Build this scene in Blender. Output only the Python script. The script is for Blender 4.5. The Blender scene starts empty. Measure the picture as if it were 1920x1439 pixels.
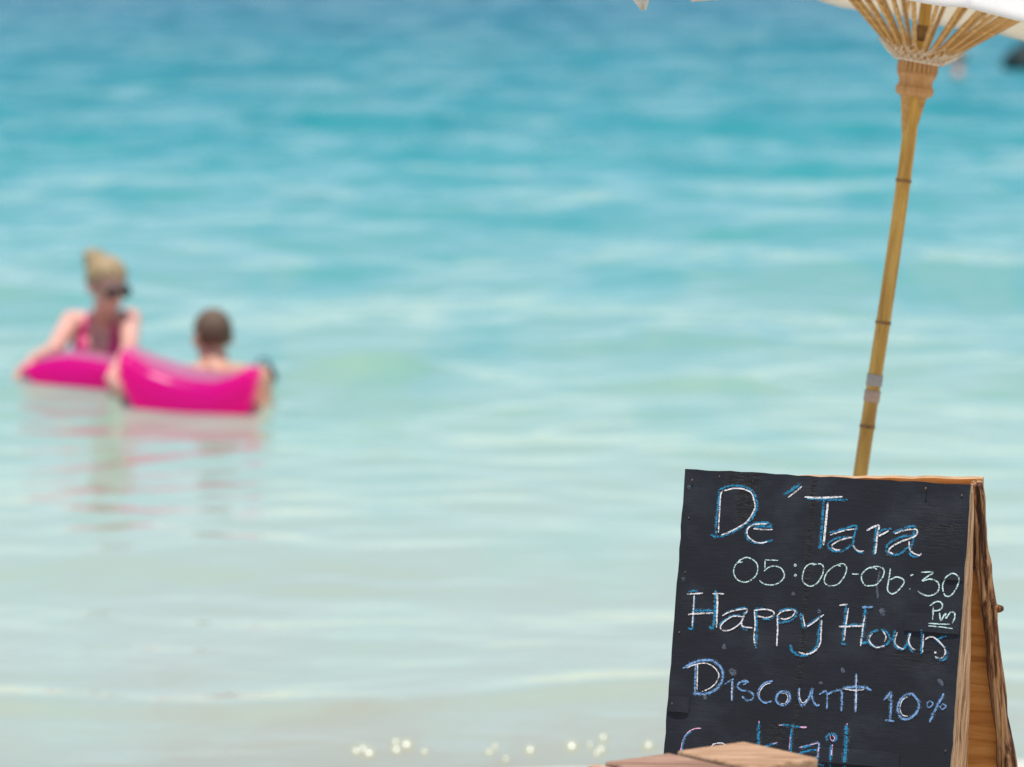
import bpy, bmesh, math, random
import numpy as np
from mathutils import Vector, Matrix, noise

rnd = random.Random(7)
scene = bpy.context.scene

# ------------------------------------------------------------------ camera
CAM_H = 2.36                       # metres above the sea level (z = 0)
cam_data = bpy.data.cameras.new('camera')
cam_data.sensor_width = 36.0
cam_data.lens = 135.0
cam_data.clip_start = 0.05
cam_data.clip_end = 20000.0
cam_data.dof.use_dof = True
cam_data.dof.focus_distance = 6.68
cam_data.dof.aperture_fstop = 3.75
cam = bpy.data.objects.new('camera', cam_data)
scene.collection.objects.link(cam)
PITCH = math.atan(919.5 / 7200.0)
cam.location = (0, 0, CAM_H)
cam.rotation_euler = (math.pi / 2 - PITCH, 0, 0)
scene.camera = cam

# ------------------------------------------------------------------ sky and sun
SUN_EL = math.radians(83.5)
SUN_DIR = Vector((-0.30, -0.95, 0)).normalized() * math.cos(SUN_EL) + Vector((0, 0, math.sin(SUN_EL)))
world = bpy.data.worlds.new('World')
scene.world = world
world.use_nodes = True
wn = world.node_tree.nodes
wl = world.node_tree.links
wn.clear()
w_out = wn.new('ShaderNodeOutputWorld')
w_bg = wn.new('ShaderNodeBackground')
w_sky = wn.new('ShaderNodeTexSky')
w_sky.sky_type = 'NISHITA'
w_sky.sun_disc = False
w_sky.sun_elevation = SUN_EL
w_sky.sun_rotation = math.atan2(SUN_DIR.x, SUN_DIR.y)
w_sky.air_density = 1.0
w_sky.dust_density = 0.35
w_sky.ozone_density = 1.5
w_bg.inputs['Strength'].default_value = 0.14
wl.new(w_sky.outputs[0], w_bg.inputs['Color'])
wl.new(w_bg.outputs[0], w_out.inputs['Surface'])

sun_data = bpy.data.lights.new('sun', 'SUN')
sun_data.energy = 4.4
sun_data.angle = math.radians(0.53)
sun_data.color = (1.0, 0.965, 0.91)
sun = bpy.data.objects.new('sun', sun_data)
sun.rotation_euler = SUN_DIR.to_track_quat('Z', 'Y').to_euler()
sun.location = (0, 0, 30)
scene.collection.objects.link(sun)

scene.view_settings.view_transform = 'Standard'
scene.view_settings.look = 'None'
scene.view_settings.exposure = 0.2
scene.view_settings.gamma = 1.0
scene.view_settings.use_curve_mapping = False
scene.render.engine = 'CYCLES'
scene.cycles.use_denoising = True
scene.cycles.use_adaptive_sampling = False
scene.cycles.max_bounces = 12
scene.cycles.diffuse_bounces = 6
scene.cycles.transparent_max_bounces = 12
scene.cycles.caustics_reflective = False
scene.cycles.caustics_refractive = False

# ------------------------------------------------------------------ helpers
COL = scene.collection
FWD = Vector((0, math.cos(PITCH), -math.sin(PITCH)))
UPV = Vector((0, math.sin(PITCH), math.cos(PITCH)))


def P(x, y, Y):
    """A point of the place, from where it was measured in the photograph, at ground distance Y."""
    v = FWD + Vector((1, 0, 0)) * ((x - 960.0) / 7200.0) + UPV * ((719.5 - y) / 7200.0)
    return Vector((0, 0, CAM_H)) + v * (Y / v.y)


def tag(o, label=None, cat=None, group=None, kind=None):
    if label: o['label'] = label
    if cat: o['category'] = cat
    if group: o['group'] = group
    if kind: o['kind'] = kind
    return o


def empty(name, loc=(0, 0, 0)):
    o = bpy.data.objects.new(name, None)
    o.empty_display_size = 0.1
    o.location = loc
    COL.objects.link(o)
    return o


def link_mesh(name, me, mat=None, parent=None, smooth=True):
    o = bpy.data.objects.new(name, me)
    COL.objects.link(o)
    if mat is not None:
        me.materials.append(mat)
    if smooth:
        me.polygons.foreach_set('use_smooth', [True] * len(me.polygons))
    if parent is not None:
        o.parent = parent
        o.matrix_parent_inverse = Matrix.Translation(-parent.location)
    return o


def from_bm(name, bm, mat=None, parent=None, smooth=True, normals=True):
    if normals:
        bmesh.ops.recalc_face_normals(bm, faces=bm.faces)
    me = bpy.data.meshes.new(name)
    bm.to_mesh(me)
    bm.free()
    return link_mesh(name, me, mat, parent, smooth)


def from_np(name, verts, faces, mat=None, parent=None, smooth=True):
    me = bpy.data.meshes.new(name)
    v = np.asarray(verts, dtype=np.float32)
    f = np.asarray(faces, dtype=np.int32)
    me.vertices.add(len(v))
    me.vertices.foreach_set('co', v.ravel())
    me.loops.add(f.size)
    me.loops.foreach_set('vertex_index', f.ravel())
    me.polygons.add(len(f))
    me.polygons.foreach_set('loop_start', np.arange(0, f.size, f.shape[1], dtype=np.int32))
    me.polygons.foreach_set('loop_total', np.full(len(f), f.shape[1], dtype=np.int32))
    me.update(calc_edges=True)
    me.validate()
    return link_mesh(name, me, mat, parent, smooth)


def frame(d):
    d = d.normalized()
    a = Vector((0, 0, 1)) if abs(d.z) < 0.9 else Vector((1, 0, 0))
    s = d.cross(a).normalized()
    return s, s.cross(d).normalized()


def add_tube(bm, pts, radii, seg=12, cap=True, squash=1.0, side=None, jitter=0.0, seed=0):
    """A tube through pts; radii one per point."""
    rings = []
    n = len(pts)
    for i, p in enumerate(pts):
        d = (pts[min(i + 1, n - 1)] - pts[max(i - 1, 0)])
        s, u = frame(d)
        if side is not None:
            s = (side - d.normalized() * side.dot(d.normalized())).normalized()
            u = s.cross(d).normalized()
        ring = []
        for k in range(seg):
            a = 2 * math.pi * k / seg
            r = radii[i]
            if jitter:
                r *= 1 + jitter * noise.noise(Vector((math.cos(a) * 1.3 + seed, math.sin(a) * 1.3, i * 0.23 + seed * 3.1)))
            ring.append(bm.verts.new(p + s * (math.cos(a) * r) + u * (math.sin(a) * r * squash)))
        rings.append(ring)
    for i in range(n - 1):
        for k in range(seg):
            bm.faces.new((rings[i][k], rings[i][(k + 1) % seg], rings[i + 1][(k + 1) % seg], rings[i + 1][k]))
    if cap:
        bm.faces.new(rings[0][::-1])
        bm.faces.new(rings[-1])
    return rings


def add_lathe(bm, base, axis, prof, seg=32):
    """prof: list of (radius, height along axis)."""
    s, u = frame(axis)
    axis = axis.normalized()
    rings = []
    for r, h in prof:
        rings.append([bm.verts.new(base + axis * h + s * (math.cos(2 * math.pi * k / seg) * r) + u * (math.sin(2 * math.pi * k / seg) * r)) for k in range(seg)])
    for i in range(len(rings) - 1):
        for k in range(seg):
            bm.faces.new((rings[i][k], rings[i][(k + 1) % seg], rings[i + 1][(k + 1) % seg], rings[i + 1][k]))
    bm.faces.new(rings[0][::-1])
    bm.faces.new(rings[-1])


def add_hexa(bm, c):
    """A six-sided block from eight corners: four bottom, four top, in the same order."""
    v = [bm.verts.new(p) for p in c]
    for f in ((3, 2, 1, 0), (4, 5, 6, 7), (0, 1, 5, 4), (1, 2, 6, 5), (2, 3, 7, 6), (3, 0, 4, 7)):
        bm.faces.new([v[i] for i in f])
    return v


def bevel_all(bm, w, seg=2):
    bmesh.ops.recalc_face_normals(bm, faces=bm.faces)
    bmesh.ops.bevel(bm, geom=list(bm.edges), offset=w, segments=seg, profile=0.5, affect='EDGES', clamp_overlap=True)


# ------------------------------------------------------------------ materials
def new_mat(name):
    m = bpy.data.materials.new(name)
    m.use_nodes = True
    nt = m.node_tree
    bsdf = nt.nodes['Principled BSDF']
    return m, nt, bsdf


def nd(nt, kind, **kw):
    n = nt.nodes.new(kind)
    for k, v in kw.items():
        if k.startswith('_'):
            setattr(n, k[1:], v)
        else:
            n.inputs[k].default_value = v
    return n


def ramp(nt, stops, src=None, interp='LINEAR'):
    r = nt.nodes.new('ShaderNodeValToRGB')
    r.color_ramp.interpolation = interp
    els = r.color_ramp.elements
    while len(els) > 1:
        els.remove(els[-1])
    for i, (p, c) in enumerate(stops):
        e = els[0] if i == 0 else els.new(p)
        e.position = p
        e.color = (c[0], c[1], c[2], 1) if len(c) == 3 else c
    if src is not None:
        nt.links.new(src, r.inputs['Fac'])
    return r


def coords(nt, scale=(1, 1, 1), rot=(0, 0, 0), out='Object'):
    tc = nt.nodes.new('ShaderNodeTexCoord')
    mp = nt.nodes.new('ShaderNodeMapping')
    mp.inputs['Scale'].default_value = scale
    mp.inputs['Rotation'].default_value = rot
    nt.links.new(tc.outputs[out], mp.inputs['Vector'])
    return mp.outputs['Vector']


def bump(nt, height, bsdf, strength=0.3, dist=0.002):
    b = nt.nodes.new('ShaderNodeBump')
    b.inputs['Strength'].default_value = strength
    b.inputs['Distance'].default_value = dist
    nt.links.new(height, b.inputs['Height'])
    nt.links.new(b.outputs['Normal'], bsdf.inputs['Normal'])
    return b


def grain_mat(name, stops, scale, rough=0.6, detail=6, bump_s=0.3, bump_d=0.001, rot=(0, 0, 0), distortion=0.3, spec=0.3):
    """Streaky grain: noise stretched along one axis."""
    m, nt, b = new_mat(name)
    v = coords(nt, scale, rot)
    n = nd(nt, 'ShaderNodeTexNoise', Scale=1.0, Detail=float(detail), Roughness=0.62, Distortion=distortion)
    nt.links.new(v, n.inputs['Vector'])
    r = ramp(nt, stops, n.outputs['Fac'])
    nt.links.new(r.outputs['Color'], b.inputs['Base Color'])
    b.inputs['Roughness'].default_value = rough
    b.inputs['Specular IOR Level'].default_value = spec
    bump(nt, n.outputs['Fac'], b, bump_s, bump_d)
    return m

# ================================================================== SETTING
SHORE = 10.15


def shore_y(x):
    """The water's edge wanders a little and lies farther out to the right."""
    xc = max(-4.0, min(4.0, x))
    return SHORE + 0.10 * xc + 0.07 * math.cos((x + 0.5) * 2.6) + 0.03 * math.sin(x * 6.3)


def ground_z(x, y):
    """Height of the beach and sea floor above the sea level."""
    sy = shore_y(x)
    if y < sy:
        d = sy - y
        z = 1.15 * math.tanh(0.156 * d / 1.15 * 1.12)
    else:
        d = y - sy
        z = -0.10 * d if d < 8 else -0.8 - 0.06 * (d - 8)
        z = max(z, -14.0)
    z += 0.012 * math.sin(x * 1.7 + 0.6 * math.sin(y * 0.9)) * math.cos(y * 1.3 + x * 0.3)
    return z


def graded(lo, hi, step, grow, start=0.0):
    out = [start]
    s = step
    while out[-1] < hi:
        out.append(out[-1] + s); s *= grow
    neg = [start]
    s = step
    while neg[-1] > lo:
        neg.append(neg[-1] - s); s *= grow
    return neg[:0:-1] + out


def grid_faces(nr, nc):
    i = np.arange(nr * nc).reshape(nr, nc)
    return np.stack([i[:-1, :-1], i[:-1, 1:], i[1:, 1:], i[1:, :-1]], -1).reshape(-1, 4)


# ---- sand: one sheet from behind the camera down under the sea
def sand_material():
    m, nt, b = new_mat('sand')
    v = coords(nt, (1, 1, 1))
    n1 = nd(nt, 'ShaderNodeTexNoise', Scale=3.0, Detail=8.0, Roughness=0.6)
    n2 = nd(nt, 'ShaderNodeTexNoise', Scale=220.0, Detail=3.0, Roughness=0.7)
    nt.links.new(v, n1.inputs['Vector']); nt.links.new(v, n2.inputs['Vector'])
    r = ramp(nt, [(0.3, (0.58, 0.52, 0.41)), (0.7, (0.70, 0.64, 0.52))], n1.outputs['Fac'])
    mx = nd(nt, 'ShaderNodeMix', _data_type='RGBA', _blend_type='MULTIPLY')
    mx.inputs['Factor'].default_value = 0.5
    r2 = ramp(nt, [(0.3, (0.6, 0.58, 0.55)), (0.6, (1, 1, 1))], n2.outputs['Fac'])
    nt.links.new(r.outputs['Color'], mx.inputs[6]); nt.links.new(r2.outputs['Color'], mx.inputs[7])
    nt.links.new(mx.outputs[2], b.inputs['Base Color'])
    # the strip the waves wash over is wet: darker, glossier
    geo = nt.nodes.new('ShaderNodeNewGeometry')
    sp = nt.nodes.new('ShaderNodeSeparateXYZ')
    nt.links.new(geo.outputs['Position'], sp.inputs[0])
    mr = nd(nt, 'ShaderNodeMapRange')
    mr.inputs['From Min'].default_value = 0.05; mr.inputs['From Max'].default_value = 0.16
    mr.inputs['To Min'].default_value = 0.25; mr.inputs['To Max'].default_value = 0.95
    nt.links.new(sp.outputs['Z'], mr.inputs['Value'])
    nt.links.new(mr.outputs[0], b.inputs['Roughness'])
    bump(nt, n2.outputs['Fac'], b, 0.4, 0.004)
    return m


ys = graded(-200, 4500, 0.12, 1.05, start=9.0)
xs = graded(-3000, 3000, 0.12, 1.07)
sv = np.array([(x, y, ground_z(x, y) + 0.010 * noise.noise(Vector((x * 2.1, y * 2.1, 0))) + 0.005 * noise.noise(Vector((x * 7, y * 7, 3)))) for y in ys for x in xs])
sand = from_np('sand_beach', sv, grid_faces(len(ys), len(xs)), sand_material())
tag(sand, 'pale sand of the beach sloping down under the water', kind='structure')

# ---- sea: a displaced sheet, finer where the photograph sees it closely
rng = np.random.default_rng(11)



def sea_material():
    m, nt, b = new_mat('sea_water')
    geo = nt.nodes.new('ShaderNodeNewGeometry')
    sp = nt.nodes.new('ShaderNodeSeparateXYZ')
    nt.links.new(geo.outputs['Position'], sp.inputs[0])
    # distance from the shore on a log scale; patches of sea grass and sand shift it a little
    mp = nd(nt, 'ShaderNodeMapping'); mp.inputs['Scale'].default_value = (0.16, 0.10, 0.0)
    nt.links.new(geo.outputs['Position'], mp.inputs['Vector'])
    n1 = nd(nt, 'ShaderNodeTexNoise', Scale=1.0, Detail=4.0, Roughness=0.55)
    nt.links.new(mp.outputs[0], n1.inputs['Vector'])
    lg = nd(nt, 'ShaderNodeMath', _operation='LOGARITHM'); lg.inputs[1].default_value = 10.0
    nt.links.new(sp.outputs['Y'], lg.inputs[0])
    ad = nd(nt, 'ShaderNodeMath', _operation='ADD')
    sc = nd(nt, 'ShaderNodeMath', _operation='MULTIPLY_ADD'); sc.inputs[1].default_value = 0.10; sc.inputs[2].default_value = -1.05
    nt.links.new(n1.outputs['Fac'], sc.inputs[0])
    nt.links.new(lg.outputs[0], ad.inputs[0]); nt.links.new(sc.outputs[0], ad.inputs[1])
    # 0 = 10 m, 1 = 100 m
    # drifting patches: cat's-paws of wind and deeper pockets
    mpp = nd(nt, 'ShaderNodeMapping'); mpp.inputs['Scale'].default_value = (1.1, 0.34, 0.0); mpp.inputs['Rotation'].default_value = (0, 0, 0.05)
    nt.links.new(geo.outputs['Position'], mpp.inputs['Vector'])
    npt = nd(nt, 'ShaderNodeTexNoise', Scale=1.0, Detail=4.0, Roughness=0.55, Distortion=0.3)
    nt.links.new(mpp.outputs[0], npt.inputs['Vector'])
    pt = nd(nt, 'ShaderNodeMapRange'); pt.inputs['From Min'].default_value = 0.47; pt.inputs['From Max'].default_value = 0.68
    nt.links.new(npt.outputs['Fac'], pt.inputs['Value'])
    ad2 = nd(nt, 'ShaderNodeMath', _operation='MULTIPLY_ADD'); ad2.inputs[1].default_value = 0.09
    nt.links.new(pt.outputs[0], ad2.inputs[0]); nt.links.new(ad.outputs[0], ad2.inputs[2])
    r = ramp(nt, SEA_STOPS, ad2.outputs[0])
    nt.links.new(r.outputs['Color'], b.inputs['Base Color'])
    # unresolved wavelets: the far surface scatters more widely
    rg = nd(nt, 'ShaderNodeMapRange'); rg.inputs['From Min'].default_value = 0.05; rg.inputs['From Max'].default_value = 0.8
    rg.inputs['To Min'].default_value = 0.06; rg.inputs['To Max'].default_value = 0.36
    nt.links.new(ad.outputs[0], rg.inputs['Value'])
    rp_ = nd(nt, 'ShaderNodeMath', _operation='MULTIPLY_ADD'); rp_.inputs[2].default_value = 0.75
    rp_.inputs[1].default_value = 0.5
    nt.links.new(pt.outputs[0], rp_.inputs[0])
    rq = nd(nt, 'ShaderNodeMath', _operation='MULTIPLY', _use_clamp=True)
    nt.links.new(rp_.outputs[0], rq.inputs[0]); nt.links.new(rg.outputs[0], rq.inputs[1]); nt.links.new(rq.outputs[0], b.inputs['Roughness'])
    b.inputs['IOR'].default_value = 1.333
    b.inputs['Specular IOR Level'].default_value = 0.5
    # fine ripples
    mp2 = nd(nt, 'ShaderNodeMapping'); mp2.inputs['Scale'].default_value = (3.0, 5.0, 1.0)
    nt.links.new(geo.outputs['Position'], mp2.inputs['Vector'])
    n2 = nd(nt, 'ShaderNodeTexNoise', Scale=1.0, Detail=3.0, Roughness=0.5, Distortion=0.4)
    nt.links.new(mp2.outputs[0], n2.inputs['Vector'])
    mp3 = nd(nt, 'ShaderNodeMapping'); mp3.inputs['Scale'].default_value = (0.80, 0.34, 1.0)
    nt.links.new(geo.outputs['Position'], mp3.inputs['Vector'])
    n3 = nd(nt, 'ShaderNodeTexNoise', Scale=1.0, Detail=3.0, Roughness=0.55, Distortion=0.5)
    nt.links.new(mp3.outputs[0], n3.inputs['Vector'])
    fz = nd(nt, 'ShaderNodeMapRange'); fz.inputs['From Min'].default_value = 15.0; fz.inputs['From Max'].default_value = 45.0
    fz.inputs['To Min'].default_value = 0.0; fz.inputs['To Max'].default_value = 33.0
    nt.links.new(sp.outputs['Y'], fz.inputs['Value'])
    hm = nd(nt, 'ShaderNodeMath', _operation='MULTIPLY_ADD')
    nt.links.new(n3.outputs['Fac'], hm.inputs[0]); nt.links.new(fz.outputs[0], hm.inputs[1]); nt.links.new(n2.outputs['Fac'], hm.inputs[2])
    bump(nt, hm.outputs[0], b, 0.5, 0.02)
    # clear in the first decimetres of depth: the sand shows through
    tr = nt.nodes.new('ShaderNodeBsdfTransparent'); tr.inputs['Color'].default_value = (0.98, 0.99, 0.985, 1)
    mr = nd(nt, 'ShaderNodeMapRange', _interpolation_type='SMOOTHSTEP')
    mr.inputs['From Min'].default_value = SHORE - 0.25; mr.inputs['From Max'].default_value = SHORE + 0.5
    mr.inputs['To Min'].default_value = 0.88; mr.inputs['To Max'].default_value = 1.0
    nt.links.new(sp.outputs['Y'], mr.inputs['Value'])
    gl = nt.nodes.new('ShaderNodeBsdfGlossy'); gl.inputs['Roughness'].default_value = 0.06
    fr = nt.nodes.new('ShaderNodeFresnel'); fr.inputs['IOR'].default_value = 1.333
    bn = [n for n in nt.nodes if n.type == 'BUMP'][0]
    nt.links.new(bn.outputs['Normal'], gl.inputs['Normal']); nt.links.new(bn.outputs['Normal'], fr.inputs['Normal'])
    film = nt.nodes.new('ShaderNodeMixShader')
    nt.links.new(fr.outputs[0], film.inputs[0]); nt.links.new(tr.outputs[0], film.inputs[1]); nt.links.new(gl.outputs[0], film.inputs[2])
    mix = nt.nodes.new('ShaderNodeMixShader')
    nt.links.new(mr.outputs[0], mix.inputs[0]); nt.links.new(film.outputs[0], mix.inputs[1]); nt.links.new(b.outputs[0], mix.inputs[2])
    nt.links.new(mix.outputs[0], nt.nodes['Material Output'].inputs['Surface'])
    return m


SEA_STOPS = [(0.00, (0.325, 0.305, 0.200)), (0.03, (0.325, 0.320, 0.220)), (0.065, (0.330, 0.355, 0.258)), (0.16, (0.315, 0.385, 0.280)),
             (0.25, (0.250, 0.375, 0.268)), (0.33, (0.175, 0.335, 0.262)), (0.42, (0.105, 0.300, 0.260)),
             (0.54, (0.030, 0.245, 0.232)), (0.70, (0.003, 0.185, 0.190)), (0.90, (0.001, 0.128, 0.155)), (1.0, (0.001, 0.105, 0.145))]

yl = [SHORE - 0.75]
while yl[-1] < 6000:
    yl.append(yl[-1] + max(0.03, 9e-5 * yl[-1] ** 2))
sl = list(np.arange(-0.18, 0.1801, 0.0011))
st = 0.0014
while sl[-1] < 9:
    sl.append(sl[-1] + st); sl.insert(0, sl[0] - st); st *= 1.16
Yg = np.array(yl)[:, None] * np.ones(len(sl))[None, :]
Xg = np.array(yl)[:, None] * np.array(sl)[None, :]
dyg = np.gradient(np.array(yl))[:, None] * np.ones_like(Xg)
dxg = np.abs(np.gradient(np.array(sl))[None, :] * np.array(yl)[:, None])
Z = np.zeros_like(Xg)
for i in range(70):
    lam = 0.28 * (6.5 / 0.28) ** rng.random()
    ang = rng.normal(0, 0.58)
    kx, ky = 2 * np.pi / lam * np.sin(ang), 2 * np.pi / lam * np.cos(ang)
    slope = 0.020 * (1.0 if lam < 2.5 else 0.8)
    amp = slope * lam / (2 * np.pi)
    fade = np.clip((lam / np.maximum(np.abs(np.cos(ang)) * dyg, np.abs(np.sin(ang)) * dxg) - 2.0) / 3.0, 0, 1)
    # long waves flatten out over the shallows, small ripples run on to the shore
    near = np.clip((Yg - 12.0) / 9.0, 0.40, 1.0) if lam > 0.9 else np.clip((Yg - 8.0) / 12.0, 0.42, 0.9)
    Z += amp * near * fade * np.sin(kx * Xg + ky * Yg + rng.random() * 6.28)
# calmer in the lee of the shore
Z *= np.clip((Yg - SHORE) / 2.6, 0.15, 1.0) * np.clip(0.78 + (Yg - 18) / 60.0, 0.78, 1.05)


def swell(x0, x1, y0, h, w, bend=0.0):
    yc = y0 + bend * (Xg - x0) + 0.10 * np.sin(Xg * 2.3)
    side = np.clip((Xg - x0) / 0.4, 0, 1) * np.clip((x1 - Xg) / 0.4, 0, 1)
    t = (Yg - yc) / w
    return h * side * np.exp(-t * t) * (1 + 0.25 * np.sin(Xg * 7.1))


Z += swell(-1.35, -0.15, 18.95, 0.085, 0.18, 0.04) + swell(0.4, 1.5, 18.35, 0.045, 0.2, -0.03) + swell(0.05, 0.7, 16.8, 0.035, 0.2, 0.3)
Z += swell(-6, 6, SHORE + 0.45, 0.014, 0.14, 0.1)
sea_v = np.stack([Xg, Yg, Z], -1).reshape(-1, 3)
sea = from_np('sea', sea_v, grid_faces(len(yl), len(sl)), sea_material())
tag(sea, 'calm turquoise sea turning pale over the sandy shallows', kind='structure')

# ================================================================== CHALKBOARD A-FRAME
TL = Vector((0.30298, 6.63105, 1.36294))
BT = Vector((0.93407, -0.35708, 0)).normalized()          # along the top edge, to the right
BN = Vector((-0.35708, -0.93407, 0)).normalized()         # horizontal, out of the written face
LEAN_F, LEAN_B = math.radians(13.05), math.radians(17.0)
BW = 0.51
dn_f = Vector((0, 0, -math.cos(LEAN_F))) + BN * math.sin(LEAN_F)
dn_b = Vector((0, 0, -math.cos(LEAN_B))) - BN * math.sin(LEAN_B)


def basis(o, x, y):
    z = x.cross(y)
    return Matrix(((x.x, y.x, z.x, o.x), (x.y, y.y, z.y, o.y), (x.z, y.z, z.z, o.z), (0, 0, 0, 1)))


MF = basis(TL, BT, -dn_f)
MB = basis(TL - BN * 0.057 + Vector((0, 0, 0.0020)), BT, -dn_b)


def mask_box(nt, xo, yo, cx, cy, hx, hy, soft):
    outs = []
    for src, c, h in ((xo, cx, hx), (yo, cy, hy)):
        s = nd(nt, 'ShaderNodeMath', _operation='SUBTRACT'); s.inputs[1].default_value = c
        nt.links.new(src, s.inputs[0])
        a = nd(nt, 'ShaderNodeMath', _operation='ABSOLUTE'); nt.links.new(s.outputs[0], a.inputs[0])
        r = nd(nt, 'ShaderNodeMapRange', _interpolation_type='SMOOTHSTEP')
        r.inputs['From Min'].default_value = h + soft; r.inputs['From Max'].default_value = max(h - soft, 0)
        nt.links.new(a.outputs[0], r.inputs['Value'])
        outs.append(r.outputs[0])
    m = nd(nt, 'ShaderNodeMath', _operation='MULTIPLY')
    nt.links.new(outs[0], m.inputs[0]); nt.links.new(outs[1], m.inputs[1])
    return m.outputs[0]


def board_material():
    m, nt, b = new_mat('blackboard_paint')
    tc = nt.nodes.new('ShaderNodeTexCoord')
    sp = nt.nodes.new('ShaderNodeSeparateXYZ')
    nt.links.new(tc.outputs['Object'], sp.inputs[0])
    xo, yo = sp.outputs['X'], sp.outputs['Y']

    def tex(scale, detail, rough, dist=0.0):
        mp = nd(nt, 'ShaderNodeMapping'); mp.inputs['Scale'].default_value = scale
        nt.links.new(tc.outputs['Object'], mp.inputs['Vector'])
        n = nd(nt, 'ShaderNodeTexNoise', Scale=1.0, Detail=detail, Roughness=rough, Distortion=dist)
        nt.links.new(mp.outputs[0], n.inputs['Vector'])
        return n.outputs['Fac']
    cloud = tex((7, 9, 7), 6.0, 0.6)
    fibre = tex((22, 420, 22), 4.0, 0.6)
    speck = tex((650, 650, 650), 2.0, 0.5)
    crack = tex((28, 260, 28), 3.0, 0.65, 0.6)
    base = ramp(nt, [(0.30, (0.0072, 0.0078, 0.0115)), (0.52, (0.0108, 0.0116, 0.0165)), (0.72, (0.024, 0.026, 0.033))], cloud)
    # worn chalk dust rubbed into the paint
    dust = ramp(nt, [(0.60, (0, 0, 0)), (0.74, (1, 1, 1))], speck)
    dcl = ramp(nt, [(0.45, (0, 0, 0)), (0.75, (1, 1, 1))], tex((11, 15, 11), 5.0, 0.6))
    dm = nd(nt, 'ShaderNodeMath', _operation='MULTIPLY'); nt.links.new(dust.outputs[0], dm.inputs[0]); nt.links.new(dcl.outputs[0], dm.inputs[1])
    dm2 = nd(nt, 'ShaderNodeMath', _operation='MULTIPLY'); dm2.inputs[1].default_value = 0.5; nt.links.new(dm.outputs[0], dm2.inputs[0])
    mx = nd(nt, 'ShaderNodeMix', _data_type='RGBA'); mx.inputs[7].default_value = (0.17, 0.19, 0.22, 1)
    nt.links.new(dm2.outputs[0], mx.inputs[0]); nt.links.new(base.outputs[0], mx.inputs[6])
    fm = nd(nt, 'ShaderNodeMix', _data_type='RGBA', _blend_type='MULTIPLY'); fm.inputs[0].default_value = 0.55
    fr = ramp(nt, [(0.35, (0.55, 0.55, 0.55)), (0.62, (1.15, 1.15, 1.15))], fibre)
    nt.links.new(mx.outputs[2], fm.inputs[6]); nt.links.new(fr.outputs[0], fm.inputs[7])
    # splintered patches: behind the first letter, the butt joint down the middle, the right side
    masks = [mask_box(nt, xo, yo, 0.107, -0.012, 0.030, 0.016, 0.010), mask_box(nt, xo, yo, 0.116, -0.062, 0.019, 0.026, 0.008),
             mask_box(nt, xo, yo, 0.234, -0.22, 0.0045, 0.23, 0.003), mask_box(nt, xo, yo, 0.462, -0.075, 0.030, 0.030, 0.03),
             mask_box(nt, xo, yo, 0.44, -0.30, 0.04, 0.010, 0.02), mask_box(nt, xo, yo, 0.20, -0.447, 0.012, 0.016, 0.010)]
    tot = masks[0]
    for k in masks[1:]:
        a = nd(nt, 'ShaderNodeMath', _operation='MAXIMUM'); nt.links.new(tot, a.inputs[0]); nt.links.new(k, a.inputs[1]); tot = a.outputs[0]
    ck = ramp(nt, [(0.40, (1, 1, 1)), (0.47, (0, 0, 0))], crack)
    cm = nd(nt, 'ShaderNodeMath', _operation='MULTIPLY'); nt.links.new(tot, cm.inputs[0]); nt.links.new(ck.outputs[0], cm.inputs[1])
    sk = ramp(nt, [(0.47, (1, 1, 1)), (0.53, (0, 0, 0))], tex((55, 300, 55), 2.0, 0.6, 0.8))
    sm_ = nd(nt, 'ShaderNodeMath', _operation='MULTIPLY')
    strong = masks[2]
    for k in (masks[0], masks[1], masks[5]):
        a = nd(nt, 'ShaderNodeMath', _operation='MAXIMUM'); nt.links.new(strong, a.inputs[0]); nt.links.new(k, a.inputs[1]); strong = a.outputs[0]
    nt.links.new(strong, sm_.inputs[0])
    nt.links.new(sk.outputs[0], sm_.inputs[1])
    cmx = nd(nt, 'ShaderNodeMath', _operation='MAXIMUM'); nt.links.new(cm.outputs[0], cmx.inputs[0]); nt.links.new(sm_.outputs[0], cmx.inputs[1])
    cm = cmx
    dk = nd(nt, 'ShaderNodeMix', _data_type='RGBA'); dk.inputs[7].default_value = (0.006, 0.005, 0.005, 1)
    nt.links.new(cm.outputs[0], dk.inputs[0]); nt.links.new(fm.outputs[2], dk.inputs[6])
    nt.links.new(dk.outputs[2], b.inputs['Base Color'])
    b.inputs['Roughness'].default_value = 0.66
    b.inputs['Specular IOR Level'].default_value = 0.28
    h1 = nd(nt, 'ShaderNodeMath', _operation='MULTIPLY_ADD'); h1.inputs[1].default_value = -4.0
    nt.links.new(cm.outputs[0], h1.inputs[0]); nt.links.new(fibre, h1.inputs[2])
    bump(nt, h1.outputs[0], b, 0.55, 0.0006)
    return m


M_BOARD = board_material()
M_PLYEDGE = grain_mat('plywood_edge', [(0.3, (0.20, 0.11, 0.05)), (0.5, (0.42, 0.26, 0.14)), (0.7, (0.60, 0.42, 0.26))], (30, 30, 400), 0.75)
M_PLY = grain_mat('plywood_face', [(0.34, (0.46, 0.155, 0.03)), (0.5, (0.64, 0.25, 0.058)), (0.66, (0.74, 0.33, 0.095))], (4, 55, 4), 0.6, distortion=0.8)
M_BATTEN = grain_mat('rough_batten', [(0.38, (0.09, 0.03, 0.012)), (0.46, (0.42, 0.19, 0.075)), (0.54, (0.66, 0.38, 0.19)), (0.66, (0.80, 0.58, 0.38))], (260, 9, 260), 0.8, bump_s=1.0, bump_d=0.003, distortion=0.15)
M_PINE = grain_mat('pine_rail', [(0.36, (0.60, 0.38, 0.22)), (0.64, (0.76, 0.55, 0.37))], (9, 160, 160), 0.6)
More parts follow.
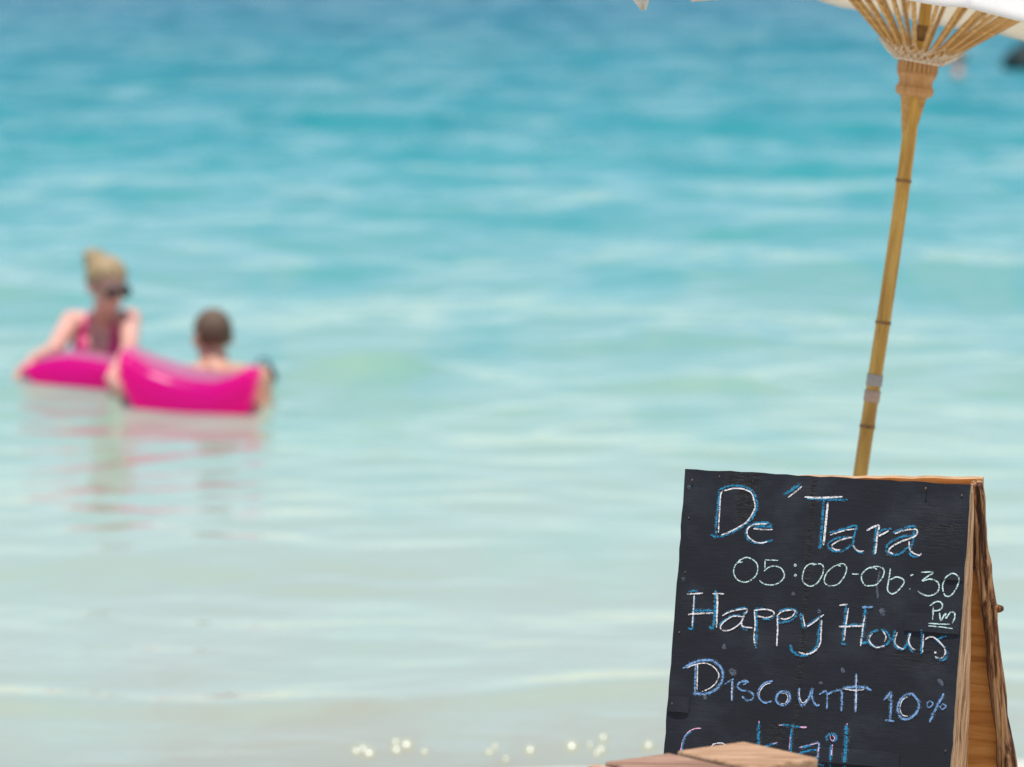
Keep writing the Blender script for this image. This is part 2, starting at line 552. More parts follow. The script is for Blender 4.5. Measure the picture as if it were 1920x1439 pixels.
M_BARK = grain_mat('weathered_branch', [(0.40, (0.03, 0.010, 0.005)), (0.48, (0.17, 0.068, 0.028)), (0.56, (0.42, 0.21, 0.09)), (0.68, (0.60, 0.37, 0.19))], (130, 6, 130), 0.8, bump_s=0.9, bump_d=0.005, distortion=0.6)
M_NAIL, _nt, _b = new_mat('nail_steel')
_b.inputs['Base Color'].default_value = (0.16, 0.10, 0.07, 1); _b.inputs['Metallic'].default_value = 0.6; _b.inputs['Roughness'].default_value = 0.55


def place(o, mat4):
    o.matrix_basis = mat4
    return o


foot = TL + BT * (BW / 2)
sign = empty('chalkboard_sign', (foot.x, foot.y, ground_z(foot.x, foot.y)))
tag(sign, 'black plywood A-frame board with chalk happy hour notice on the sand', 'sign')


def slab(name, outline, z0, z1, mat_face, mat_edge, M, parent, bev=0.0006):
    bm = bmesh.new()
    top = [bm.verts.new((x, y, z1)) for x, y in outline]
    bot = [bm.verts.new((x, y, z0)) for x, y in outline]
    ff = bm.faces.new(top)
    fb = bm.faces.new(bot[::-1])
    n = len(outline)
    for i in range(n):
        bm.faces.new((bot[i], bot[(i + 1) % n], top[(i + 1) % n], top[i])).material_index = 1
    if bev:
        bmesh.ops.bevel(bm, geom=[e for e in bm.edges if abs(e.verts[0].co.z - e.verts[1].co.z) < 1e-6], offset=bev, segments=1, affect='EDGES')
    o = from_bm(name, bm, mat_face, parent, smooth=False)
    o.data.materials.append(mat_edge)
    return place(o, M)


def ragged(x0, x1, y0, y1, step=0.02, amp=0.0011, seed=0):
    """Rectangle outline (counter-clockwise) with slightly chewed edges."""
    r = random.Random(seed)
    pts = []
    nx, ny = max(2, int((x1 - x0) / step)), max(2, int((y1 - y0) / step))
    for i in range(nx): pts.append((x0 + (x1 - x0) * i / nx, y0 + r.uniform(-amp, amp)))
    for i in range(ny): pts.append((x1 + r.uniform(-amp, amp), y0 + (y1 - y0) * i / ny))
    for i in range(nx): pts.append((x1 - (x1 - x0) * i / nx, y1 + r.uniform(-amp, amp)))
    for i in range(ny): pts.append((x0 + r.uniform(-amp, amp), y1 - (y1 - y0) * i / ny))
    return pts


slab('writing_panel', ragged(0, BW, -0.74, 0, seed=3), -0.010, 0.0, M_BOARD, M_PLYEDGE, MF, sign)

# lifted slivers of veneer, their lower edges standing proud
FLAKES = ((0.412, 0.5085, 0.222, 0.2545, 0.0042), (0.470, 0.509, 0.140, 0.1635, 0.0030), (0.0012, 0.040, 0.395, 0.4225, 0.0048), (0.215, 0.42, 0.462, 0.4885, 0.0042))


def flake_edge(fl, u):
    t = (u - fl[0]) / (fl[1] - fl[0])
    return fl[4] * (0.25 + 0.75 * math.sin(math.pi * min(1, t * 0.75 + 0.12)))


def veneer_h(u, v):
    """How far the veneer stands off the board there."""
    h = 0.0
    for fl in FLAKES:
        if fl[0] <= u <= fl[1] and fl[2] <= v <= fl[3]:
            h = 0.0005 + (flake_edge(fl, u) - 0.0005) * (v - fl[2]) / (fl[3] - fl[2])
    return h


for fl in FLAKES:
    u0, u1, v0, v1, h = fl
    bm = bmesh.new()
    n = 14
    for i in range(n):
        a, c = u0 + (u1 - u0) * i / n, u0 + (u1 - u0) * (i + 1) / n
        fa, fc = flake_edge(fl, a), flake_edge(fl, c)
        ja, jc = (0.0010 * noise.noise(Vector((k * 1.7, v0 * 90, 0))) for k in (i, i + 1))
        add_hexa(bm, [Vector((a, -v1 + ja, fa - 0.0009)), Vector((c, -v1 + jc, fc - 0.0009)), Vector((c, -v0, 0.0001)), Vector((a, -v0, 0.0001)),
                      Vector((a, -v1 + ja, fa)), Vector((c, -v1 + jc, fc)), Vector((c, -v0, 0.0005)), Vector((a, -v0, 0.0005))])
    bmesh.ops.remove_doubles(bm, verts=bm.verts, dist=1e-6)
    bmesh.ops.recalc_face_normals(bm, faces=bm.faces)
    for f in bm.faces:
        f.material_index = 1 if f.normal.y < -0.8 else 0
    o = from_bm('lifted_veneer', bm, M_BOARD, sign, smooth=False)
    o.data.materials.append(M_PLYEDGE)
    place(o, MF)


def batten(name, sect_top, sect_bot, n, mat, M, parent, amp=0.0022, seed=1, length_axis='y', v0=0.0, v1=0.8):
    """Rough sawn bar along local -Y; a section is (x0, x1, z0, z1)."""
    bm = bmesh.new()
    rings = []
    for i in range(n + 1):
        t = i / n
        x0, x1, z0, z1 = (a + (b - a) * t for a, b in zip(sect_top, sect_bot))
        y = -(v0 + (v1 - v0) * t)
        ring = []
        pts = [(x0, z0), ((x0 + x1) / 2, z0), (x1, z0), (x1, (z0 + z1) / 2), (x1, z1), ((x0 + x1) / 2, z1), (x0, z1), (x0, (z0 + z1) / 2)]
        for k, (x, z) in enumerate(pts):
            jx = amp * noise.noise(Vector((k * 3.7 + seed, y * 22, 1.5)))
            jz = amp * noise.noise(Vector((k * 3.7 + seed, y * 22, 8.5)))
            ring.append(bm.verts.new((x + jx, y, z + (jz if k not in (4, 5, 6) else min(jz, 0) * 0.3))))
        rings.append(ring)
    for i in range(n):
        for k in range(8):
            bm.faces.new((rings[i][k], rings[i][(k + 1) % 8], rings[i + 1][(k + 1) % 8], rings[i + 1][k]))
    bm.faces.new(rings[0][::-1]); bm.faces.new(rings[-1])
    o = from_bm(name, bm, mat, parent, smooth=False)
    return place(o, M)


batten('front_leg', (0.476, 0.5065, -0.046, -0.0105), (0.466, 0.5065, -0.20, -0.0105), 40, M_BATTEN, MF, sign, v0=0.012, v1=0.83, seed=2)
batten('front_leg', (0.004, 0.036, -0.040, -0.0105), (0.004, 0.036, -0.09, -0.0105), 30, M_BATTEN, MF, sign, v0=0.03, v1=0.83, seed=5)
bm = bmesh.new()
rx0, rx1 = 0.02, 0.506
add_hexa(bm, [Vector((rx0, -0.052, -0.0105)), Vector((rx1, -0.040, -0.0105)), Vector((rx1, -0.040, -0.050)), Vector((rx0, -0.052, -0.050)),
              Vector((rx0, -0.012, -0.0105)), Vector((rx1, 0.0015, -0.0105)), Vector((rx1, 0.0015, -0.050)), Vector((rx0, -0.012, -0.050))])
bevel_all(bm, 0.0025, 2)
place(from_bm('top_rail', bm, M_PINE, sign, smooth=False), MF)

out = ragged(0.0, BW + 0.006, -0.80, 0, seed=9)
out = [(x, y - 0.026 * (1 - x / BW) if y > -0.4 else y) for x, y in out]
slab('back_panel', out, -0.010, 0.0, M_PLY, M_PLYEDGE, MB, sign)

# the back legs are natural branches nailed inside the back panel
MBI = MB.inverted()


def on_back(x, y, z):
    """Where the sight line through a measured point meets the plane z above the back panel's inner face."""
    o = MBI @ Vector((0, 0, CAM_H))
    v = (MBI.to_3x3() @ (P(x, y, 6.5) - Vector((0, 0, CAM_H))))
    s = (z - o.z) / v.z
    return o + v * s


BR_Z = 0.0145
br = [on_back(*a, BR_Z) for a in ((1831, 905), (1834, 940), (1837, 985), (1842, 1040), (1848, 1090), (1855, 1140), (1859, 1190), (1865, 1250), (1873, 1320), (1881, 1380), (1889, 1440))]
dl = (br[-1] - br[-3]).normalized()
br += [br[-1] + dl * k for k in (0.08, 0.16, 0.24, 0.32)]


def spline(pts, n):
    out = []
    for i in range(len(pts) - 1):
        p0, p1, p2, p3 = pts[max(i - 1, 0)], pts[i], pts[i + 1], pts[min(i + 2, len(pts) - 1)]
        for k in range(n):
            t = k / n
            out.append(0.5 * ((2 * p1) + (-p0 + p2) * t + (2 * p0 - 5 * p1 + 4 * p2 - p3) * t * t + (-p0 + 3 * p1 - 3 * p2 + p3) * t ** 3))
    out.append(pts[-1])
    return out


def branch(name, pts, knots, seed):
    pts = spline(pts, 5)
    n = len(pts)
    rad = []
    for i, p in enumerate(pts):
        r = 0.0108 + 0.0045 * i / n
        for kp, amt, w in knots:
            r += amt * math.exp(-((p - kp).length / w) ** 2)
        rad.append(r)
    bm = bmesh.new()
    rings = add_tube(bm, pts, rad, seg=26, jitter=0.30, seed=seed)
    for i, ring in enumerate(rings):                    # splits running along the grain
        c_ = sum((v.co for v in ring), Vector()) / len(ring)
        for k, v in enumerate(ring):
            g = noise.noise(Vector((k * 0.55 + seed, i * 0.09, 4.0)))
            v.co = c_ + (v.co - c_) * (1 + 0.13 * max(-0.6, g))
    return bm


k1, k2, k3 = on_back(1864, 1140, BR_Z), on_back(1840, 1062, BR_Z), on_back(1886, 1432, BR_Z)
bm = branch('x', br, [(k1, 0.004, 0.022), (k2, 0.0035, 0.02), (k3, 0.004, 0.03)], 4)
for kp, d, L in ((k1, Vector((1.0, 0.16, 0.25)), 0.017), (k2, Vector((-0.8, -0.2, 0.5)), 0.016), (k3, Vector((-0.7, 0.5, 0.5)), 0.016), (k3, Vector((0.8, 0.3, 0.5)), 0.015)):
    d.normalize()
    add_tube(bm, [kp + d * 0.002, kp + d * L * 0.6, kp + d * L], [0.0085, 0.0068, 0.0042], seg=9, jitter=0.5, seed=L * 900)
place(from_bm('branch_leg', bm, M_BARK, sign), MB)
bm = branch('x', [Vector((0.022 + 0.006 * math.sin(k * 1.3), -0.02 - 0.088 * k, BR_Z)) for k in range(11)], [], 9)
place(from_bm('branch_leg', bm, M_BARK, sign), MB)

for (u, v, r, h) in ((0.434, 0.011, 0.0021, 0.008), (0.496, 0.019, 0.0017, 0.0015), (0.015, 0.019, 0.0020, 0.004), (0.063, 0.010, 0.0015, 0.001), (0.013, 0.085, 0.0014, 0.001),
                     (0.014, 0.180, 0.0014, 0.001), (0.012, 0.285, 0.0016, 0.0012), (0.009, 0.409, 0.0017, 0.002), (0.499, 0.452, 0.0016, 0.0015)):
    bm = bmesh.new()
    add_lathe(bm, Vector((u, -v, -0.004)), Vector((0, 0, 1)), [(0.0009, 0), (0.0009, 0.004 + h - 0.0008), (r, 0.004 + h - 0.0008), (r, 0.004 + h), (r * 0.7, 0.0043 + h)], 10)
    place(from_bm('nail', bm, M_NAIL, sign), MF)


# ---- chalk lettering: ribbons of chalk lying on the paint
def chalk_material(name, col, cover, soft=0.12, top=1.0):
    m, nt, b = new_mat(name)
    v = coords(nt, (330, 430, 330))
    n = nd(nt, 'ShaderNodeTexNoise', Scale=1.0, Detail=3.0, Roughness=0.7)
    nt.links.new(v, n.inputs['Vector'])
    v2 = coords(nt, (150, 190, 150))
    n2 = nd(nt, 'ShaderNodeTexNoise', Scale=1.0, Detail=2.0, Roughness=0.5)
    nt.links.new(v2, n2.inputs['Vector'])
    a = nd(nt, 'ShaderNodeMath', _operation='MULTIPLY_ADD'); a.inputs[1].default_value = 0.60
    nt.links.new(n2.outputs['Fac'], a.inputs[0]); nt.links.new(n.outputs['Fac'], a.inputs[2])
    r = nd(nt, 'ShaderNodeMapRange'); r.inputs['From Min'].default_value = cover - soft; r.inputs['From Max'].default_value = cover + soft
    r.inputs['To Max'].default_value = top
    nt.links.new(a.outputs[0], r.inputs['Value'])
    b.inputs['Base Color'].default_value = (*col, 1)
    b.inputs['Roughness'].default_value = 0.95
    b.inputs['Specular IOR Level'].default_value = 0.1
    nt.links.new(r.outputs[0], b.inputs['Alpha'])
    return m


CHALK = {'b': chalk_material('chalk_blue', (0.025, 0.25, 0.44), 0.77), 'w': chalk_material('chalk_white', (0.80, 0.75, 0.73), 0.74),
         'm': chalk_material('chalk_mint', (0.60, 0.78, 0.72), 0.745), 's': chalk_material('chalk_steel_blue', (0.19, 0.35, 0.60), 0.745),
         'p': chalk_material('chalk_pink', (0.80, 0.42, 0.60), 0.72), 'd': chalk_material('chalk_smudge', (0.40, 0.47, 0.56), 0.88, 0.30, 0.34), 'h': chalk_material('chalk_dust', (0.34, 0.44, 0.54), 0.93, 0.14, 0.30)}

# row, chalk, width (mm), points on the board (mm right, mm down)
STROKES = [
 (0,'b',3.7,[64.5,31.4,64.6,60.5,63.6,89.6,64.8,111.3]),
 (0,'b',3.7,[53.5,112.3,61.3,114.5,73.4,114.0,88.1,108.5,102.6,100.4,119.8,87.8,130.8,74.1,135.4,56.5,131.3,42.2,122.9,31.0,108.8,25.3,92.1,24.3,78.6,27.0,64.6,32.8]),
 (0,'w',2.8,[69.1,108.2,68.4,89.3,68.2,67.5,68.6,38.4,79.1,32.7,92.4,29.1,109.1,29.6,123.2,35.4,127.8,45.3,131.8,58.1,127.6,71.4,118.2,86.4,102.4,97.5,85.0,107.2,74.7,111.5]),
 (0,'b',4.8,[132.4,94.6,148.7,91.6,163.8,92.2]),
 (0,'b',3.4,[165.5,93.8,158.9,86.2,146.7,85.1,129.0,89.4,120.6,97.9,118.3,106.7,123.6,116.5,134.5,121.0,149.5,120.8,168.6,114.1]),
 (0,'w',2.6,[155.9,87.4,140.9,88.3,129.1,91.6,122.0,97.1,120.8,105.1,125.6,113.5,135.9,119.4,148.0,120.9,158.3,118.1]),
 (0,'w',2.8,[131.8,97.2,150.7,97.6,166.4,96.4]),
 (0,'b',4.8,[179.8,36.3,196.2,25.5,210.3,14.6]),
 (0,'w',2.8,[189.8,39.6,202.4,28.8,213.6,18.5]),
 (0,'b',4.0,[224.2,39.6,260.0,39.3,296.3,37.7]),
 (0,'w',3.7,[219.5,37.0,244.9,37.0,287.7,32.7]),
 (0,'b',4.8,[254.2,41.1,254.3,71.3,254.0,107.3,254.2,119.5,250.8,123.3]),
 (0,'w',4.5,[261.6,44.3,260.9,70.9,260.2,99.7,259.3,117.8]),
 (0,'b',3.4,[268.3,95.7,292.3,88.5,314.7,81.4,312.9,96.6,312.1,115.3,320.2,124.8,332.2,127.7]),
 (0,'b',3.4,[312.7,103.8,297.7,101.8,281.7,104.9,268.9,113.6,268.8,120.8,278.9,127.4,295.0,124.9,310.5,114.0]),
 (0,'w',2.8,[270.1,99.9,292.5,91.4,314.4,86.5]),
 (0,'w',3.1,[309.5,101.1,293.6,105.7,279.3,113.0,274.6,119.0,280.2,124.4,290.6,124.5]),
 (0,'w',2.8,[312.1,115.3,317.0,121.5,324.6,124.6,331.9,123.8]),
 (0,'b',4.0,[350.7,79.3,349.9,97.3,349.8,115.9,350.1,129.5]),
 (0,'w',3.7,[333.8,88.9,345.0,81.8,355.1,79.1,353.3,94.2,352.7,115.7,352.1,127.2]),
 (0,'b',3.4,[354.7,92.7,362.9,85.1,377.5,82.8]),
 (0,'w',3.4,[355.0,97.0,363.5,92.2,372.6,86.6]),
 (0,'b',3.7,[380.2,89.8,395.1,82.5,415.1,75.6,417.8,83.3,415.8,104.8,412.7,122.1,419.0,128.1,429.0,125.3]),
 (0,'b',3.7,[416.4,93.3,400.4,94.3,381.9,102.5,371.0,114.6,371.7,123.1,380.8,127.6,395.3,124.5,409.0,112.3]),
 (0,'w',3.1,[384.0,91.0,399.6,84.3,418.4,81.1,423.2,85.8,419.3,93.1,409.4,98.0,393.8,104.7,379.8,114.1,375.2,121.5,383.6,125.3]),
 (0,'w',3.1,[409.7,102.3,412.1,115.0,418.5,121.7,429.0,125.1,433.1,121.5]),
 (1,'m',2.4,[117.8,155.8,107.3,157.9,102.1,167.7,102.9,177.8,110.4,187.4,122.8,190.7,134.5,185.9,142.8,176.7,144.9,165.0,141.1,155.1,131.6,149.2,122.4,147.6,112.2,152.6,107.4,158.7]),
 (1,'m',2.4,[156.9,149.8,180.4,149.1]),
 (1,'m',2.4,[156.9,149.8,157.7,165.6]),
 (1,'m',2.4,[156.5,169.3,164.2,162.4,174.5,159.3,186.7,162.4,193.6,173.5,189.8,183.1,179.9,190.2,168.1,192.4,157.4,190.9,149.5,185.7]),
 (1,'m',1.7,[209.3,155.7,211.2,153.7,213.4,155.4,211.5,157.4,209.3,155.7]),
 (1,'m',1.8,[210.9,173.1,212.9,171.1,215.1,172.9,213.1,174.8,210.9,173.1]),
 (1,'m',2.4,[242.8,153.1,250.1,151.0,236.8,152.1,228.5,161.2,226.0,177.2,230.4,185.5,241.2,189.9,252.6,184.1,260.5,170.7,262.6,159.1,259.1,151.4,250.1,150.5]),
 (1,'m',2.4,[292.8,152.2,286.0,150.7,293.3,148.3,280.3,153.7,269.3,164.4,265.1,177.6,269.4,185.2,278.4,186.8,290.0,183.2,299.4,171.1,303.5,156.5,299.2,148.9,290.3,148.0]),
 (1,'m',2.8,[313.7,164.2,325.5,164.0]),
 (1,'m',2.6,[357.2,153.9,348.1,150.2,338.1,155.1,330.8,164.8,332.2,174.8,338.7,182.2,347.6,182.3,357.7,179.6,367.1,168.3,369.9,156.7,365.8,150.5,353.9,148.8,345.3,152.5]),
 (1,'d',4.3,[358.9,180.2,360.2,190.1,362.3,202.8]),
 (1,'d',4.3,[362.6,157.1,361.1,167.2,359.8,178.7]),
 (1,'m',2.7,[380.5,150.3,379.5,167.5,378.0,186.1,383.6,192.9,390.9,192.4,400.5,183.2,406.3,172.9,402.2,166.7,391.8,164.6,381.2,170.2]),
 (1,'m',3.1,[416.4,160.9,421.3,158.4]),
 (1,'m',3.4,[416.0,182.8,418.4,183.8]),
 (1,'m',2.7,[434.9,153.7,455.2,152.7,444.2,161.9,438.1,168.0,451.7,164.3,463.6,167.8,467.8,176.1,464.9,186.2,452.3,192.7,440.6,191.3,431.4,186.2]),
 (1,'m',2.6,[488.6,152.0,479.0,159.7,474.0,171.4,474.8,181.3,479.8,190.9,488.5,190.3,496.4,179.9,501.3,166.8,501.4,159.0,494.5,153.1,487.2,152.1]),
 (1,'m',2.6,[453.6,210.3,463.2,202.6,471.9,202.0,476.0,208.2,471.4,215.5,458.6,218.5]),
 (1,'m',2.6,[460.2,210.6,461.2,233.9]),
 (1,'m',2.7,[471.8,220.5,475.6,233.0,482.0,220.5,484.0,228.9,490.5,218.5,497.9,219.4,498.5,227.9,495.5,236.6]),
 (1,'m',2.3,[454.3,239.4,473.2,239.5,491.3,238.7]),
 (1,'m',2.3,[454.6,243.9,475.0,244.3,496.9,245.7]),
 (2,'b',3.1,[22.9,213.3,32.0,211.7,41.0,210.7]),
 (2,'w',3.1,[20.3,217.8,35.4,216.1,49.6,214.1]),
 (2,'b',3.4,[34.7,216.9,35.0,245.9,34.9,276.4,27.3,276.1]),
 (2,'w',2.6,[33.7,218.4,34.2,240.1,34.3,273.5]),
 (2,'b',4.8,[72.6,207.2,73.5,237.6,73.2,270.9,64.9,271.4]),
 (2,'w',3.7,[75.2,211.4,77.3,237.3,78.6,272.7]),
 (2,'w',3.1,[67.1,214.1,89.0,213.0]),
 (2,'b',4.0,[31.7,246.1,51.3,244.4,70.9,242.8]),
 (2,'w',3.4,[25.4,253.1,48.7,249.6,71.3,247.5]),
 (2,'b',3.1,[89.6,248.8,107.0,239.7,127.8,235.1,125.8,248.5,123.1,261.7,127.6,271.5,135.2,272.4]),
 (2,'w',2.8,[87.5,251.1,104.2,242.0,130.9,236.7,127.3,248.4,123.3,260.3,127.3,267.2,143.9,268.2]),
 (2,'b',2.8,[121.3,248.1,106.3,249.4,90.5,260.3,83.3,268.0]),
 (2,'w',2.7,[124.5,250.4,107.9,250.7,93.5,259.7,86.0,270.0,90.3,276.2,103.7,274.6,118.1,264.9,124.9,255.8]),
 (2,'b',4.3,[148.5,234.1,150.2,261.3,152.7,302.9]),
 (2,'w',2.8,[144.6,238.6,147.9,261.5,147.5,284.6,150.9,298.7]),
 (2,'w',2.8,[143.8,238.0,162.4,234.9,176.0,236.5,180.6,241.3,173.9,247.5,162.0,249.0,149.8,246.9]),
 (2,'b',2.8,[145.8,234.2,159.2,233.3]),
 (2,'b',3.1,[181.7,242.6,175.6,250.7,159.2,251.8]),
 (2,'b',3.4,[188.6,244.3,190.5,258.6]),
 (2,'w',3.1,[186.3,243.1,188.8,265.9,189.3,287.4,189.7,296.7]),
 (2,'b',3.1,[188.1,237.2,202.6,231.6,216.0,231.7,221.1,239.3,213.0,249.9,202.8,253.5,191.0,256.4]),
 (2,'w',2.6,[186.4,244.5,194.0,237.1,208.7,233.2,217.8,234.9,212.5,244.2,201.0,249.3,192.7,248.4]),
 (2,'b',4.0,[227.6,236.7,231.0,251.6,236.2,261.2,251.7,249.4,267.1,237.7]),
 (2,'w',2.6,[231.6,240.0,235.7,254.1,239.8,259.9,254.7,249.5,269.3,236.8]),
 (2,'b',4.5,[264.8,246.4,262.8,268.0,261.5,289.6,252.8,303.1,235.5,309.7,218.7,304.0,213.3,292.9]),
 (2,'w',3.1,[266.3,246.3,266.5,267.8,266.4,286.4,258.5,299.8,245.7,306.4,228.4,304.1]),
 (2,'b',4.8,[307.5,219.2,307.9,243.5,306.5,283.6]),
 (2,'w',2.8,[312.0,223.2,309.6,250.6,308.4,279.2]),
 (2,'w',3.4,[295.7,219.3,310.3,216.5]),
 (2,'b',3.4,[308.5,251.8,337.8,249.1]),
 (2,'w',3.4,[297.7,255.6,317.5,253.9,339.5,251.4]),
 (2,'b',3.7,[303.6,284.5,313.9,283.8]),
 (2,'b',4.5,[342.2,218.4,340.9,241.3,340.3,262.7,340.2,279.9,350.3,277.7]),
 (2,'w',2.8,[341.9,234.1,339.2,262.8,338.4,286.4]),
 (2,'s',4.0,[335.7,221.0,342.9,218.8,355.4,218.2]),
 (2,'b',3.7,[367.8,255.9,355.1,263.2,350.0,273.5,356.6,283.0,370.0,285.6,384.2,279.7,388.7,270.8,382.8,259.8,372.2,255.6]),
 (2,'w',2.6,[375.3,258.2,381.8,267.0,379.5,275.7]),
 (2,'w',2.6,[358.0,263.0,352.7,270.4,354.8,278.8,365.7,286.6,380.1,282.8]),
 (2,'b',4.0,[397.0,253.9,395.3,270.4,400.6,282.8,412.5,286.2,420.4,274.3,422.2,258.6]),
 (2,'b',3.7,[422.1,257.2,422.2,278.4,431.9,291.2]),
 (2,'w',2.6,[401.0,258.6,397.7,273.0,403.5,282.6,414.0,286.1]),
 (2,'w',2.6,[424.3,258.4,421.7,271.4,427.6,282.3,434.4,286.1]),
 (2,'b',4.8,[443.2,251.5,445.6,269.7,445.1,292.4]),
 (2,'w',2.6,[446.9,258.3,447.5,289.4]),
 (2,'b',3.4,[487.7,259.0,476.4,263.1,471.6,267.9,483.1,276.3,489.0,286.5,490.2,293.5,483.4,299.6,470.1,297.0]),
 (2,'w',2.8,[450.5,267.3,457.4,262.5,464.7,262.7,475.4,269.4,484.8,279.7,486.7,289.5,480.3,297.0,469.3,295.0]),
 (2,'w',3.7,[467.7,288.0,471.7,288.0]),
 (3,'s',4.8,[23.4,346.8,40.8,336.2,58.5,330.3,76.7,330.0,91.1,339.8,96.6,352.4,94.0,367.0,83.8,380.7,69.2,387.3,45.1,389.3]),
 (3,'s',4.0,[46.2,338.0,47.6,364.6,48.1,389.8]),
 (3,'w',2.3,[29.4,346.4,44.0,339.1,61.9,335.1,77.4,339.3,89.0,351.5,87.0,364.6,75.9,377.0,61.4,384.5]),
 (3,'w',2.6,[49.6,337.7,50.9,361.5,52.1,382.3]),
 (3,'s',3.1,[100.9,368.7,116.7,358.1]),
 (3,'s',3.7,[114.7,361.2,115.3,378.4,116.8,397.0]),
 (3,'w',1.4,[113.8,362.7,115.9,395.6]),
 (3,'d',12.8,[108.0,342.9,120.6,350.7]),
 (3,'s',3.4,[134.7,367.2,138.9,363.0,130.5,361.5,124.5,370.5,131.7,376.5,146.9,377.8,154.6,384.1,151.0,391.6,142.1,393.4,134.1,387.1]),
 (3,'s',3.1,[130.7,363.6,137.9,359.8,144.2,362.6]),
 (3,'s',3.4,[187.2,357.0,174.0,360.9,164.4,371.9,162.2,382.1,169.0,391.7,178.2,395.3,188.4,390.9]),
 (3,'w',1.8,[184.5,360.4,173.6,364.8,165.5,376.1,165.3,383.3]),
 (3,'s',4.3,[206.4,372.4,197.2,379.5,196.0,389.7,203.8,396.5,214.0,394.0,220.0,385.0,217.0,375.2,206.4,372.4]),
 (3,'w',1.7,[203.7,376.9,212.7,377.0,216.2,383.9,212.4,392.7,205.1,394.7]),
 (3,'s',3.7,[235.6,365.3,235.2,379.6,242.4,395.5,251.9,384.1,258.6,364.3,259.0,379.3,267.5,392.9,273.3,391.0]),
 (3,'w',1.7,[235.8,368.1,237.1,380.9,243.5,390.4,251.8,382.6]),
 (3,'s',3.4,[271.5,374.0,283.6,367.4,286.3,382.9,286.7,398.6]),
 (3,'s',3.7,[286.2,373.0,296.8,366.5,310.1,365.5,312.0,381.0,312.6,399.5]),
 (3,'s',4.3,[334.2,333.8,335.8,365.0,337.7,399.0]),
 (3,'s',4.8,[311.9,360.8,328.6,357.0,352.1,356.0,362.7,360.2]),
 (3,'w',2.3,[314.1,360.9,331.9,362.2,349.4,359.8]),
 (3,'w',1.7,[334.7,336.6,338.3,396.1]),
 (3,'s',4.3,[385.8,375.5,393.8,365.0,397.3,362.6,398.7,381.6,399.3,408.5]),
 (3,'s',3.7,[390.5,408.5,406.6,409.4]),
 (3,'s',4.3,[424.4,363.0,434.4,361.3,443.8,369.8,447.9,380.8,442.7,393.9,431.7,402.9,420.1,403.8,412.0,393.4,412.3,377.8,418.8,367.4,427.2,362.5]),
 (3,'w',2.0,[430.3,364.4,419.2,371.6,415.0,384.7,419.6,397.1,429.9,399.1]),
 (3,'s',4.5,[489.2,355.8,479.3,378.4,467.6,406.8]),
 (3,'s',2.3,[466.3,369.8,461.4,375.5,465.0,381.6,471.8,374.8,466.3,369.8]),
 (3,'s',2.3,[489.1,373.5,484.4,378.8,489.0,382.6,494.4,377.3,489.1,373.5]),
 (3,'d',8.5,[477.3,332.0,486.8,342.6]),
 (3,'d',5.7,[269.2,354.2,276.6,353.7]),
 (4,'p',2.3,[64.9,447.7,52.9,449.3,41.4,456.7,34.7,468.1,32.0,481.2,31.4,492.8,37.7,505.3,50.3,511.5,65.2,507.4]),
 (4,'b',3.4,[48.7,454.0,38.8,462.0,34.3,472.4,33.5,481.1,33.6,492.6,40.5,502.2,51.6,507.8]),
 (4,'w',2.0,[86.7,473.8,97.0,470.7,106.0,470.4,112.5,476.3,110.7,490.9,99.1,497.5,86.7,492.8,84.1,480.0,91.1,472.6]),
 (4,'b',2.6,[151.2,470.4,139.3,472.8,131.0,482.1,133.4,493.3,144.2,496.8,154.3,491.7]),
 (4,'p',1.7,[168.0,426.9,167.9,431.9]),
 (4,'b',5.1,[167.8,430.5,169.7,467.6,171.2,506.1]),
 (4,'b',4.0,[202.9,462.1,184.0,469.3,171.5,481.7,189.0,494.6,201.5,502.2]),
 (4,'p',2.0,[196.3,463.8,203.5,460.6]),
 (4,'b',4.0,[207.9,430.3,225.8,431.0,243.7,431.8]),
 (4,'p',2.8,[202.7,431.1,209.4,430.9]),
 (4,'p',3.4,[242.3,431.9,253.4,431.3]),
 (4,'b',4.8,[226.8,434.5,228.3,472.9,229.0,501.4]),
 (4,'p',2.0,[225.5,450.3,225.9,470.3]),
 (4,'b',4.0,[242.0,466.9,258.0,463.2,276.8,457.0,277.1,480.5,279.5,491.7,290.0,493.7]),
 (4,'b',4.0,[274.7,467.9,258.7,471.3,245.0,477.3,240.6,487.7,250.1,495.4,264.7,491.4,277.0,479.1]),
 (4,'p',2.3,[277.1,456.6,277.9,480.4]),
 (4,'p',2.0,[242.0,467.3,257.9,461.8,275.3,456.4]),
 (4,'b',3.7,[290.8,451.7,290.9,443.8,299.4,438.9,307.1,442.6,306.1,449.7,299.6,451.4]),
 (4,'p',1.7,[296.7,441.9,297.1,447.6,301.1,450.9,304.3,445.6,299.6,441.0]),
 (4,'b',4.5,[299.3,457.4,300.0,475.8,300.5,495.7]),
 (4,'p',2.3,[301.5,456.5,301.5,475.7]),
 (4,'p',2.6,[324.4,418.9,324.4,422.7]),
 (4,'b',6.2,[323.2,421.4,324.7,451.1,325.7,493.6]),
]
ROWS = {0: 'De Tara', 1: 'the hours 05:00-06:30 Pm', 2: 'Happy Hours', 3: 'Discount 10%', 4: 'CockTail'}
CK = 'bwmspdh'
